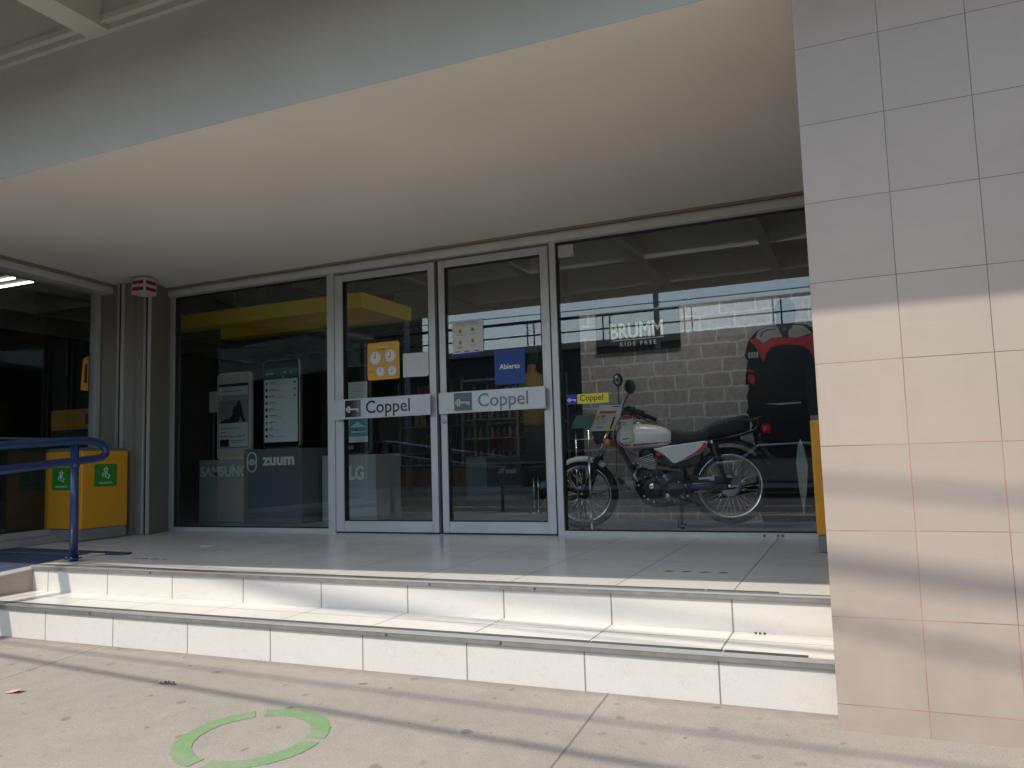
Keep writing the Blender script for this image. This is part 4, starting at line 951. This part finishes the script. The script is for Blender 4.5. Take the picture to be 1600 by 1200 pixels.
# rotate heads slightly is implicit in their loft; cables
q = MB()
for (a, b, c, d) in (((.74, .25, .93), (.86, .22, .90), (.95, .12, .72), (.80, .09, .55)), ((.76, -.2, .93), (.9, -.1, .86), (.93, -.05, .66), (.72, .05, .58)), ((.88, .05, .8), (.885, .06, .6), (.88, .06, .45), (.90, .06, .42)), ((1.14, .10, .30), (1.0, .12, .24), (.93, .10, .32), (.90, .09, .45))):
    P = [Vector(a), Vector(b), Vector(c), Vector(d)]; pp = []
    for i in range(13):
        u_ = i / 12; pp.append(P[0] * (1 - u_) ** 3 + P[1] * 3 * u_ * (1 - u_) ** 2 + P[2] * 3 * u_ * u_ * (1 - u_) + P[3] * u_ ** 3)
    q.tube(pp, .0035, 6)
bo('cables', q, M['black'])
# frame tubes
q = MB()
for s_ in (-1, 1):
    q.tube([(.875, s_ * .03, .74), (.84, s_ * .045, .62), (.715, s_ * .075, .375), (.66, s_ * .09, .27)], .013, 8)
    q.tube([(.42, s_ * .09, .60), (.34, s_ * .10, .42), (.36, s_ * .10, .25)], .014, 8)
    q.tube([(.45, s_ * .09, .66), (.10, s_ * .11, .66), (-.10, s_ * .10, .70)], .012, 8)
q.tube([(.90, 0, .74), (.60, 0, .66), (.42, 0, .62)], .02, 8)
bo('frame', q, M['black'])
# engine
en = bo('engine', MB().loft([(.765, .39, .03, .03, 3), (.74, .385, .09, .085, 4), (.68, .345, .125, .145, 4), (.60, .315, .138, .155, 4), (.50, .312, .142, .150, 4), (.40, .308, .138, .135, 4), (.31, .30, .125, .115, 4), (.265, .29, .09, .075, 3)], None, 32), M['engine'])
cv = MB(); cv.lathe([(.085, .135), (.085, .150), (.07, .160), (.0, .163)], (.60, 0, .305), (0, 1, 0), 28); cv.lathe([(.065, .135), (.065, .152), (.05, .160), (.0, .162)], (.42, 0, .30), (0, 1, 0), 24)
cv.prism([(.36, .37), (.48, .38), (.47, .23), (.34, .22)], 'y', .13, .155)
bo('engine_cover', cv, M['engine'], en, bevel=.004)
ub = MB(); ub.lathe([(.032, .10), (.032, .146), (.02, .150), (0, .150)], (.635, 0, .42), (0, 1, 0), 16); ub.lathe([(.026, .10), (.026, .146), (.0, .150)], (.56, 0, .44), (0, 1, 0), 14)
ub.prism([(.50, .46), (.58, .475), (.62, .44), (.55, .40), (.49, .41)], 'y', .11, .140); ub.prism([(.34, .44), (.46, .45), (.47, .39), (.35, .38)], 'y', .10, .135)
bo('upper_cover', ub, M['engine'], en, bevel=.004)
q = MB(); q.tube([(.72, .12, .46), (.735, .13, .42), (.70, .135, .38)], .016, 8); q.tube([(.50, .12, .33), (.44, .145, .27), (.42, .15, .20)], .008, 8); q.tube([(.69, .13, .52), (.60, .15, .535), (.52, .14, .53)], .005, 6)
bo('shift_linkage', q, M['steel'], en)
bo('chain_window', MB().lathe([(.024, .150), (.024, .158), (0, .160)], (.475, 0, .255), (0, 1, 0), 16), M['alcast'], en)
bo('emblem_cap', MB().lathe([(.022, .160), (.022, .168), (.016, .170), (.0, .170)], (.595, 0, .335), (0, 1, 0), 16), M['chrome'], en)
bl = MB(); random.seed(4)
for x, z in ((.69, .40), (.735, .375), (.70, .345), (.645, .41), (.60, .425), (.555, .405), (.66, .26), (.63, .235), (.585, .215), (.54, .21), (.50, .41), (.47, .385), (.335, .34), (.385, .365), (.32, .255), (.40, .215), (.36, .245), (.46, .225), (.43, .29)):
    bl.ball((x, .153, z), random.uniform(.007, .0115), n=8, sc=(1, .8, 1))
bo('cover_bolts', bl, M['chrome'], en)
fn = MB(); ax2 = Vector((.30, 0, .95)).normalized(); fx = Vector((.95, 0, -.30)).normalized()
fn2 = MB()
for i in range(9):
    c = Vector((.615, 0, .445)) + ax2 * (.0 + i * .0165); hw = .062 if i < 6 else .072
    for mb_, e_, th in ((fn, 0, .0028), (fn2, -.012, .006)):
        vv = []
        for dz in (-th, th):
            for (aa, bb) in ((-1, -1), (1, -1), (1, 1), (-1, 1)): vv.append(c + fx * aa * (hw + e_) + Vector((0, bb * (hw + .012 + e_), 0)) + ax2 * dz)
        mb_.hexa(vv[:4], vv[4:])
bo('cooling_fins', fn, M['alcast'], en)
bo('cylinder', fn2, M['engine'], en)
bo('cylinder_head', MB().loft([(.575, .60, .05, .035, 3), (.60, .605, .065, .045, 3), (.66, .60, .065, .045, 3), (.70, .585, .045, .03, 3)], None, 20), M['engine'], en)
q = MB(); q.tube([(.575, .09, .42), (.53, .125, .435), (.50, .13, .425), (.485, .13, .39), (.48, .13, .375)], .011, 8)
bo('breather_pipe', q, M['steel'], en)
bo('carburettor', MB().loft([(.56, .535, .035, .035, 2.5), (.50, .53, .045, .045, 2.5), (.44, .53, .03, .03, 2.5)], None, 16), M['engine'])
bo('airbox', MB().prism([(.55, .61), (.19, .61), (.20, .50), (.33, .47), (.46, .47)], 'y', -.095, .095), M['black'], bevel=.02)
q = MB(); q.tube([(.68, -.03, .55), (.76, -.06, .50), (.76, -.10, .35), (.66, -.13, .20), (.40, -.15, .19), (.15, -.16, .24), (-.25, -.17, .31)], [.018, .019, .019, .019, .025, .038, .035], 12)
bo('exhaust', q, M['black'])
# stands, pegs
q = MB()
for s_ in (-1, 1): q.tube([(.375, s_ * .09, .20), (.40, s_ * .14, .012), (.36, s_ * .15, .008)], .010, 8)
q.tube([(.385, -.11, .11), (.385, .11, .11)], .008, 8)
bo('centre_stand', q, M['engine'])
bo('side_stand', MB().tube([(.42, .11, .20), (.30, .145, .175), (.22, .15, .165)], .010, 8), M['black'])
q = MB(); q.tube([(.40, .10, .215), (.405, .21, .222)], .013, 8); q.tube([(.40, -.10, .215), (.405, -.21, .222)], .013, 8); q.tube([(.40, .165, .26), (.50, .17, .21), (.56, .17, .215)], .006, 8)
bo('foot_pegs', q, M['black'])

# price cards hung on the motorcycle
BT = Matrix.Translation((-.945, .75, 0)) @ Matrix.Rotation(math.atan2(-.127, -.992), 4, 'Z')
def price(label, quad, th, items):
    """quad local (u,z) TL TR BR BL at lateral y; items in unit square"""
    ql = [BT @ Vector(q) for q in quad]; c = sum(ql, Vector()) / 4
    t = thing('price_card', label, 'price card', tuple(c), group='price cards on the motorcycle')
    n = (ql[1] - ql[0]).cross(ql[3] - ql[0]).normalized()
    if n.y > 0: n = -n
    def P(a, b, h): return ql[0].lerp(ql[1], a).lerp(ql[3].lerp(ql[2], a), b) + n * h
    def slab_(a0, a1, b0, b1, h0, h1): return MB().hexa([P(a0, b0, h0), P(a1, b0, h0), P(a1, b1, h0), P(a0, b1, h0)], [P(a0, b0, h1), P(a1, b0, h1), P(a1, b1, h1), P(a0, b1, h1)])
    obj('card', slab_(0, 1, 0, 1, 0, th), M['paper'], t)
    for nm, mt, a0, a1, b0, b1 in items: obj(nm, slab_(a0, a1, b0, b1, th + .0002, th + .0012), M[mt], t)
    return t, P, ql
t, P, ql = price('large white price card covering the motorcycle headlight', [(.985, .16, 1.0), (.795, .16, .995), (.862, .16, .79), (1.075, .16, .79)], .003,
    [('red_band', 'red', .10, .80, .22, .33), ('yellow_panel', 'orange', .03, .18, .40, .58), ('price_print', 'inkg', .22, .42, .40, .47), ('price_print', 'inkg', .24, .38, .50, .53), ('text_lines', 'mgrey', .12, .60, .60, .612), ('text_lines', 'mgrey', .12, .58, .64, .652), ('text_lines', 'mgrey', .12, .55, .68, .692),
     ('blue_strip', 'bluesign', .20, .50, .84, .87), ('yellow_tab', 'yelst', .57, .72, .72, .95), ('yellow_tab', 'yelst', .80, .93, .76, .98), ('bike_picture', 'ink', .74, .82, .45, .95), ('heading_print', 'ink', .55, .95, .05, .085)])
t, P, ql = price('narrow white price tag hanging on the motorcycle tank', [(.815, .165, .91), (.722, .165, .91), (.727, .165, .70), (.822, .165, .688)], .002,
    [('red_band', 'red', .02, .98, .02, .16), ('price_print', 'inkg', .10, .45, .26, .30), ('price_print', 'inkg', .10, .35, .34, .37), ('text_lines', 'mgrey', .12, .6, .45, .458), ('text_lines', 'mgrey', .12, .55, .52, .528), ('text_lines', 'mgrey', .12, .58, .59, .598), ('blue_strip', 'bluesign', .12, .62, .86, .90), ('yellow_tab', 'yelst', .70, .96, .70, .95)])
# chrome post and brochure stand
t = thing('chrome_post', 'slim chrome post standing before the front wheel', 'post', (-1.99, .40, 0))
obj('pole', MB().tube([(-1.99, .40, .012), (-1.99, .40, .80)], .011, 12), M['chrome'], t)
obj('foot', MB().lathe([(.085, 0), (.085, .008), (.02, .014)], (-1.99, .40, 0), (0, 0, 1), 24), M['chrome'], t)
t = thing('brochure_stand', 'acrylic brochure tray on thin legs behind the front wheel', 'brochure stand', (-2.22, 1.0, 0))
obj('tray', MB().hexa([(-2.38, .92, .80), (-2.10, .92, .80), (-2.10, .93, .79), (-2.38, .93, .79)], [(-2.34, 1.10, .975), (-2.10, 1.10, .975), (-2.10, 1.11, .965), (-2.34, 1.11, .965)]), M['clear'], t)
obj('brochure', MB().hexa([(-2.33, .945, .835), (-2.14, .945, .835), (-2.14, .947, .833), (-2.33, .947, .833)], [(-2.31, 1.06, .955), (-2.13, 1.06, .955), (-2.13, 1.062, .953), (-2.31, 1.062, .953)]), M['teal'], t)
for x in (-2.29, -2.17): obj('leg', MB().tube([(x, .96, .0), (x, .96, .80)], .008, 8), M['chrome'], t)
obj('cross_bar', MB().tube([(-2.33, .96, .74), (-2.12, .96, .74)], .006, 8), M['chrome'], t)

# things deeper inside
def boxthing(name, label, cat, parts, group=None):
    a = parts[0][2]; t = thing(name, label, cat, ((a[0] + a[1]) / 2, (a[2] + a[3]) / 2, a[4]), group=group)
    for nm, mt, b in parts: obj(nm, MB().box(*b), M[mt], t, bevel=.004)
    return t
boxthing('counter', 'low brown wooden counter seen through both doors', 'counter', [('body', 'wood', (-6.0, -4.35, 3.2, 3.9, .08, .50)), ('plinth', 'ink', (-5.95, -4.4, 3.25, 3.85, 0, .08)), ('top', 'wall_in', (-6.05, -4.3, 3.15, 3.95, .5, .53))])
t = boxthing('speaker_box', 'black speaker box in front of a grey stand behind the right door', 'speaker', [('cabinet', 'ink', (-3.72, -3.28, 2.1, 2.4, .28, .60))])
T('lettering', '/// tesk', (-3.58, 2.095, .43), .075, M['mgrey'], t, shear=.25, bold=.002)
boxthing('low_stand', 'grey low stand behind the black speaker box', 'stand', [('block', 'dgrey', (-4.15, -3.30, 2.45, 2.8, .12, .62)), ('foot', 'ink', (-4.1, -3.35, 2.5, 2.75, 0, .12))])
# shelf cabinet with small items
t = thing('glass_shelf_cabinet', 'glass shelf cabinet full of small bottles deep inside', 'cabinet', (-4.4, 3.9, 0))
q = MB()
for x in (-4.82, -4.02):
    for y in (3.7, 4.1): q.box(x - .012, x + .012, y - .012, y + .012, 0, 1.62)
q.box(-4.83, -4.01, 3.69, 4.11, 1.62, 1.65)
obj('frame', q, M['mgrey'], t)
for i, z in enumerate((.55, .85, 1.10, 1.35)):
    obj('shelf', MB().box(-4.80, -4.03, 3.70, 4.10, z, z + .015), M['mgrey'], t)
random.seed(8); k = 0
proto = {}
for z in (.565, .865, 1.115, 1.365):
    for i in range(9):
        x = -4.76 + i * .085; kd = (i * 7 + int(z * 10)) % 3
        if kd not in proto:
            o_ = obj('bottle', MB().lathe([(.0, 0), (.024, 0), (.024, .09), (.012, .115), (.010, .14), (.0, .14)], (0, 0, 0), (0, 0, 1), 10), M[('photo_g', 'shirt', 'teal')[kd]])
            proto[kd] = o_
        else:
            o_ = proto[kd].copy(); C.objects.link(o_)
        o_.location = (x, 3.78, z)
        tag(o_, '%s bottle, %s from left on the %s shelf of the glass cabinet' % (('grey', 'brown', 'dark')[kd], ('first', 'second', 'third', 'fourth', 'fifth', 'sixth', 'seventh', 'eighth', 'last')[i], {.565: 'lowest', .865: 'second', 1.115: 'third', 1.365: 'top'}[z]), 'bottle', 'bottles in the glass cabinet')
random.seed(21)
for (sx, lab) in ((-6.6, 'tall dark stock shelf at the back left of the shop'), (-4.9, 'tall dark stock shelf at the back behind the wooden counter'), (-2.6, 'tall dark stock shelf at the back right of the shop')):
    t = thing('stock_shelf', lab, 'shelf', (sx, 6.2, 0))
    q = MB()
    for dx in (-.62, .62):
        for y in (6.0, 6.4): q.box(sx + dx - .015, sx + dx + .015, y - .015, y + .015, 0, 1.95)
    obj('frame', q, M['mgrey'], t)
    for z in (.25, .70, 1.15, 1.60): obj('board', MB().box(sx - .60, sx + .60, 6.0, 6.4, z, z + .02), M['mgrey'], t)
    for zi, z in enumerate((.27, .72, 1.17, 1.62)):
        x = sx - .58; bi = 0
        while x < sx + .40:
            w2 = random.uniform(.12, .26); h2 = random.uniform(.14, .34)
            mk = random.choice(('wood', 'paper', 'orange', 'teal', 'mgrey', 'red_dark'))
            lb = '%s stock box, %s from left on the %s board of the %s back shelf' % ({'wood': 'brown', 'paper': 'white', 'orange': 'orange', 'teal': 'dark teal', 'mgrey': 'grey', 'red_dark': 'dark red'}[mk],
                ('first', 'second', 'third', 'fourth', 'fifth', 'sixth', 'seventh')[min(bi, 6)], ('lowest', 'second', 'third', 'top')[zi], {-6.6: 'left', -4.9: 'middle', -2.6: 'right'}[sx]); bi += 1
            b_ = thing('stock_box', lb, 'box', (x + w2 / 2, 6.18, z), group='stock boxes on the back shelves')
            obj('carton', MB().box(x, x + w2, 6.05, 6.32, z + .001, z + h2), M[mk], b_, bevel=.004)
            obj('tape_strip', MB().box(x + w2 * .42, x + w2 * .58, 6.044, 6.0495, z + .01, z + h2 - .01), M['inkg'], b_)
            x += w2 + random.uniform(.02, .10)
# dressed display dummy on a chrome stand
t = thing('dressed_dummy', 'display dummy in yellow top and dark trousers on a chrome stand', 'mannequin', (-3.10, 2.1, 0))
def vloft(rows, n=20):
    m = MB(); v = []
    for (z, xc, hx, hy) in rows:
        for k in range(n):
            a = 2 * math.pi * k / n; v.append((xc + hx * math.cos(a), 2.1 + hy * math.sin(a), z))
    N = len(rows); m.add(v, [(i * n + k, i * n + (k + 1) % n, (i + 1) * n + (k + 1) % n, (i + 1) * n + k) for i in range(N - 1) for k in range(n)] + [tuple(range(n - 1, -1, -1)), tuple(range((N - 1) * n, N * n))], None, True); return m
obj('torso', vloft([(.92, -3.14, .12, .09), (1.0, -3.15, .125, .09), (1.15, -3.15, .14, .10), (1.35, -3.15, .16, .10), (1.46, -3.15, .13, .08), (1.50, -3.15, .05, .05), (1.58, -3.15, .045, .045)]), M['shirt'], t)
obj('trousers', vloft([(.45, -3.13, .17, .10), (.6, -3.12, .18, .11), (.8, -3.12, .165, .12), (.919, -3.13, .14, .10)]), M['darkcloth'], t)
obj('head', MB().ball((-3.15, 2.1, 1.68), .10, n=16, sc=(.85, 1, 1.15)), M['darkcloth'], t)
q = MB()
for dx in (-.02, .03): q.tube([(-3.15 + dx, 2.1, .01), (-3.15 + dx, 2.1, .5)], .009, 8)
q.lathe([(.07, 0), (.07, .01), (.02, .03)], (-3.155, 2.1, 0), (0, 0, 1), 16)
obj('stand', q, M['chrome'], t)
q = MB()
for a in range(4):
    b = a * math.pi / 2 + .5; q.tube([(-2.98, 2.25, .30), (-2.98 + .20 * math.cos(b), 2.25 + .2 * math.sin(b), .02)], .008, 6)
    q.tube([(-2.98 + .02 * a, 2.25, .30), (-3.02 + .06 * a, 2.25, .55)], .006, 6)
tag(obj('folding_stool', q, M['steel']), 'thin legged metal stool beside the chrome stand inside', 'stool')
# tall poster case in the left window
t = thing('poster_case', 'wooden poster case with orange header in the side window', 'display case', (-7.6, .2, 0))
obj('case', MB().box(-7.95, -7.05, .10, .35, .0, 1.25), M['wood'], t)
obj('header_card', MB().box(-7.93, -7.07, .085, .099, 1.03, 1.24), M['orange'], t)
obj('picture', MB().box(-7.93, -7.07, .085, .099, .62, 1.028), M['teal'], t)
q = MB()
for x in (-7.72, -7.32): q.prism([(x - .10, .72), (x - .10, .88), (x - .06, .95), (x, .98), (x + .06, .95), (x + .10, .88), (x + .10, .72)], 'y', .078, .0848)
obj('arch_print', q, M['screen_g'], t)
obj('logo_print', MB().box(-7.40, -7.22, .078, .0848, 1.08, 1.19), M['wood'], t)
boxthing('shelf_table', 'low beige table behind the side window', 'table', [('top', 'offw', (-9.5, -7.8, -.7, .0, .93, .95)), ('side', 'wall_in', (-9.5, -9.42, -.7, .0, 0, .93)), ('side', 'wall_in', (-7.88, -7.8, -.7, .0, 0, .93))])
t = thing('ceiling_lamp', 'lit twin tube ceiling lamp seen through the side window', 'ceiling lamp', (-9.2, .35, 2.88))
obj('hanger', MB().tube([(-9.3, .35, 2.901), (-9.3, .35, 3.315)], .01, 6), M['steel'], t)
obj('tray', MB().box(-9.9, -8.75, .15, .55, 2.86, 2.90), M['lamp_tray'], t)
for y in (.24, .46): obj('tube', MB().tube([(-9.85, y, 2.84), (-8.82, y, 2.84)], .013, 10), M['lamp_soft'], t)
for (lx, ly) in ((-1.5, .26), ):  # unseen lamp, added only to brighten the motorcycle and its backdrop
    t = thing('ceiling_lamp', 'added twin tube fill lamp out of view above the motorcycle inside the right window', 'ceiling lamp', (lx, ly, 2.9))
    obj('tray', MB().box(lx - .6, lx + .6, ly - .12, ly + .12, 2.91, 2.945), M['white'], t)
    for y in (ly - .06, ly + .06): obj('tube', MB().tube([(lx - .56, y, 2.885), (lx + .56, y, 2.885)], .016, 10), M['lamp'], t)
# small price stand left of the white phone
tag(obj('info_card', MB().box(-6.53, -6.43, .93, .94, 1.19, 1.42), M['paper']), 'small pale info card behind the white phone display', 'card')
boxthing('info_card_stand', 'thin grey stand holding the pale info card', 'stand', [('rod', 'steel', (-6.485, -6.475, .941, .951, 0.0, 1.40)), ('foot', 'steel', (-6.53, -6.43, .90, .99, 0, .01))])

# ================================================================== ACROSS THE STREET (seen in the glass)
def facade(name, label, x0, x1, y1, y0, z1, mt, rows, cols, cat='building', rail=False):
    t = thing(name, label, cat, ((x0 + x1) / 2, (y0 + y1) / 2, RZ), group=None)
    obj('wall', MB().box(x0, x1, y0, y1, RZ, z1), M[mt], t)
    W = x1 - x0; H = z1 - RZ
    for r in range(rows):
        for c in range(cols):
            a = x0 + W * (c + .15) / cols; b = x0 + W * (c + .85) / cols; z0 = RZ + H * (r + .2) / rows; z2 = RZ + H * (r + .75) / rows
            wn = obj('window', MB().box(a, b, y1 + .001, y1 + .03, z0, z2), M['bwin'], t)
            obj('sill', MB().box(a - .05, b + .05, y1 + .031, y1 + .12, z0 - .08, z0), M['kerb'], wn)
    obj('cornice', MB().box(x0 - .1, x1 + .1, y0, y1 + .25, z1 + .001, z1 + .25), M['kerb'], t)
    return t
t = facade('parking_building', 'low concrete building with a railed roof terrace across the street', -20.45, 14, -23.6, -33, 4.75, 'bldg', 1, 7)
q = MB()
for (z, r) in ((5.45, .035), (6.0, .07)): q.tube([(-20.4, -23.5, z), (14, -23.5, z)], r, 6)
for i in range(11):
    x = -18.2 + i * 3.15
    for dx in (0, .28): q.tube([(x + dx, -23.5, 5.0), (x + dx, -23.5, 6.0)], .03, 6)
obj('roof_rail', q, M['wire'], t)
facade('dark_house', 'tall dark building across the street at far left', -32, -20.5, -22, -30, 9.5, 'bldg2', 3, 4)
facade('brown_house', 'brown building across the street beyond the railed roof', 15, 30, -22, -30, 5.0, 'bldg2', 2, 5)
def pole(x, y, h, label):
    t = thing('street_pole', label, 'pole', (x, y, RZ), group='utility poles across the street')
    obj('shaft', MB().tube([(x, y, RZ), (x, y, h)], [.13, .08], 10), M['kerb'], t)
    obj('crossarm', MB().box(x - .9, x + .9, y - .06, y + .06, h - .5, h - .38), M['bark'], t)
    q = MB()
    for dx in (-.8, -.3, .3, .8): q.lathe([(.03, 0), (.05, .04), (.03, .08), (.02, .12)], (x + dx, y, h - .38), (0, 0, 1), 8)
    obj('insulator', q, M['offw'], t)
pole(-5.75, -19.6, 7.5, 'concrete utility pole across the street in front of the railed roof')
pole(-15.2, -19.6, 8.0, 'concrete utility pole across the street by the tall dark building')
for i, (z, s_, lab) in enumerate(((5.35, .0004, 'lower street cable strung between the far poles'), (5.75, .0003, 'upper street cable strung between the far poles'))):
    tag(obj('street_cable', MB().tube([(x, -18.9, z + s_ * x * x) for x in range(-40, 41, 4)], .018, 6), M['wire']), lab, 'cable')
def tree(x, y, h, r, label, seed):
    random.seed(seed); t = thing('street_tree', label, 'tree', (x, y, RZ), group='street trees across the road')
    q = MB(); q.tube([(x, y, RZ), (x + .1, y, h * .35), (x, y + .1, h * .6)], [.2, .15, .09], 8)
    for i in range(7):
        a = random.uniform(0, 6.28); q.tube([(x, y, h * random.uniform(.4, .55)), (x + r * .6 * math.cos(a), y + r * .6 * math.sin(a), h * random.uniform(.6, .85))], [.07, .02], 6)
    obj('trunk', q, M['bark'], t)
    lf = MB(); cl_ = [(random.uniform(-1, 1), random.uniform(-1, 1), random.uniform(-.7, 1)) for _ in range(26)]
    for i in range(5200):
        c = random.choice(cl_); p_ = Vector((x + c[0] * r * .7 + random.gauss(0, r * .16), y + c[1] * r * .7 + random.gauss(0, r * .16), h * .75 + c[2] * r * .6 + random.gauss(0, r * .14)))
        a = Vector((random.gauss(0, 1), random.gauss(0, 1), random.gauss(0, 1))).normalized() * .10; b = a.orthogonal().normalized() * .05
        lf.add([p_ - a, p_ + b, p_ + a, p_ - b], [(0, 1, 2, 3)])
    obj('crown', lf, M['leaf'], t, fixn=False)
tree(-17.8, -21.2, 5.0, 1.9, 'bushy street tree across the road left of the railed roof', 1)
tree(-25, -20.2, 7.5, 3.0, 'largest street tree across the road before the dark building', 2)
def car(x, y, label, mt, rot=0):
    t = thing('parked_car', label, 'car', (x, y, RZ), rot, group='cars parked across the street', local=True)
    prof = [(-2.1, .35), (-2.15, .75), (-1.95, .95), (-1.3, 1.0), (-.75, 1.42), (.65, 1.45), (1.25, 1.02), (1.95, .92), (2.15, .70), (2.12, .35)]
    obj('body', MB().prism(prof, 'y', -.85, .85), mt, t, bevel=.08, seg=3, off=Vector())
    for s_ in (-1, 1):
        obj('side_glass', MB().prism([(-1.15, 1.02), (-.70, 1.37), (.58, 1.39), (1.08, 1.03)], 'y', min(s_ * .852, s_ * .862), max(s_ * .852, s_ * .862)), M['bwin'], t, off=Vector())
        for wx in (-1.3, 1.35):
            wl_ = obj('wheel', MB().lathe([(.20, -.1), (.31, -.1), (.33, -.06), (.33, .06), (.31, .1), (.20, .1)], (wx, s_ * .80, .33), (0, 1, 0), 24), M['rubber'], t, off=Vector())
            obj('rim', MB().lathe([(.0, .0), (.2, .0), (.2, .02)], (wx, s_ * .90, .33), (0, s_, 0), 20), M['alcast'], wl_, off=Vector())
        obj('headlight', MB().ball((2.05, s_ * .62, .72), .12, n=10, sc=(.6, 1, .6)), M['clear'], t, off=Vector())
car(-7.5, -17.8, 'dark parked car across the street beside the pole', M['carp'])
car(-1.8, -17.9, 'silver parked car across the street in front of the low building', M['cars'])
car(4.5, -17.8, 'dark parked car across the street at far right', M['carp'])
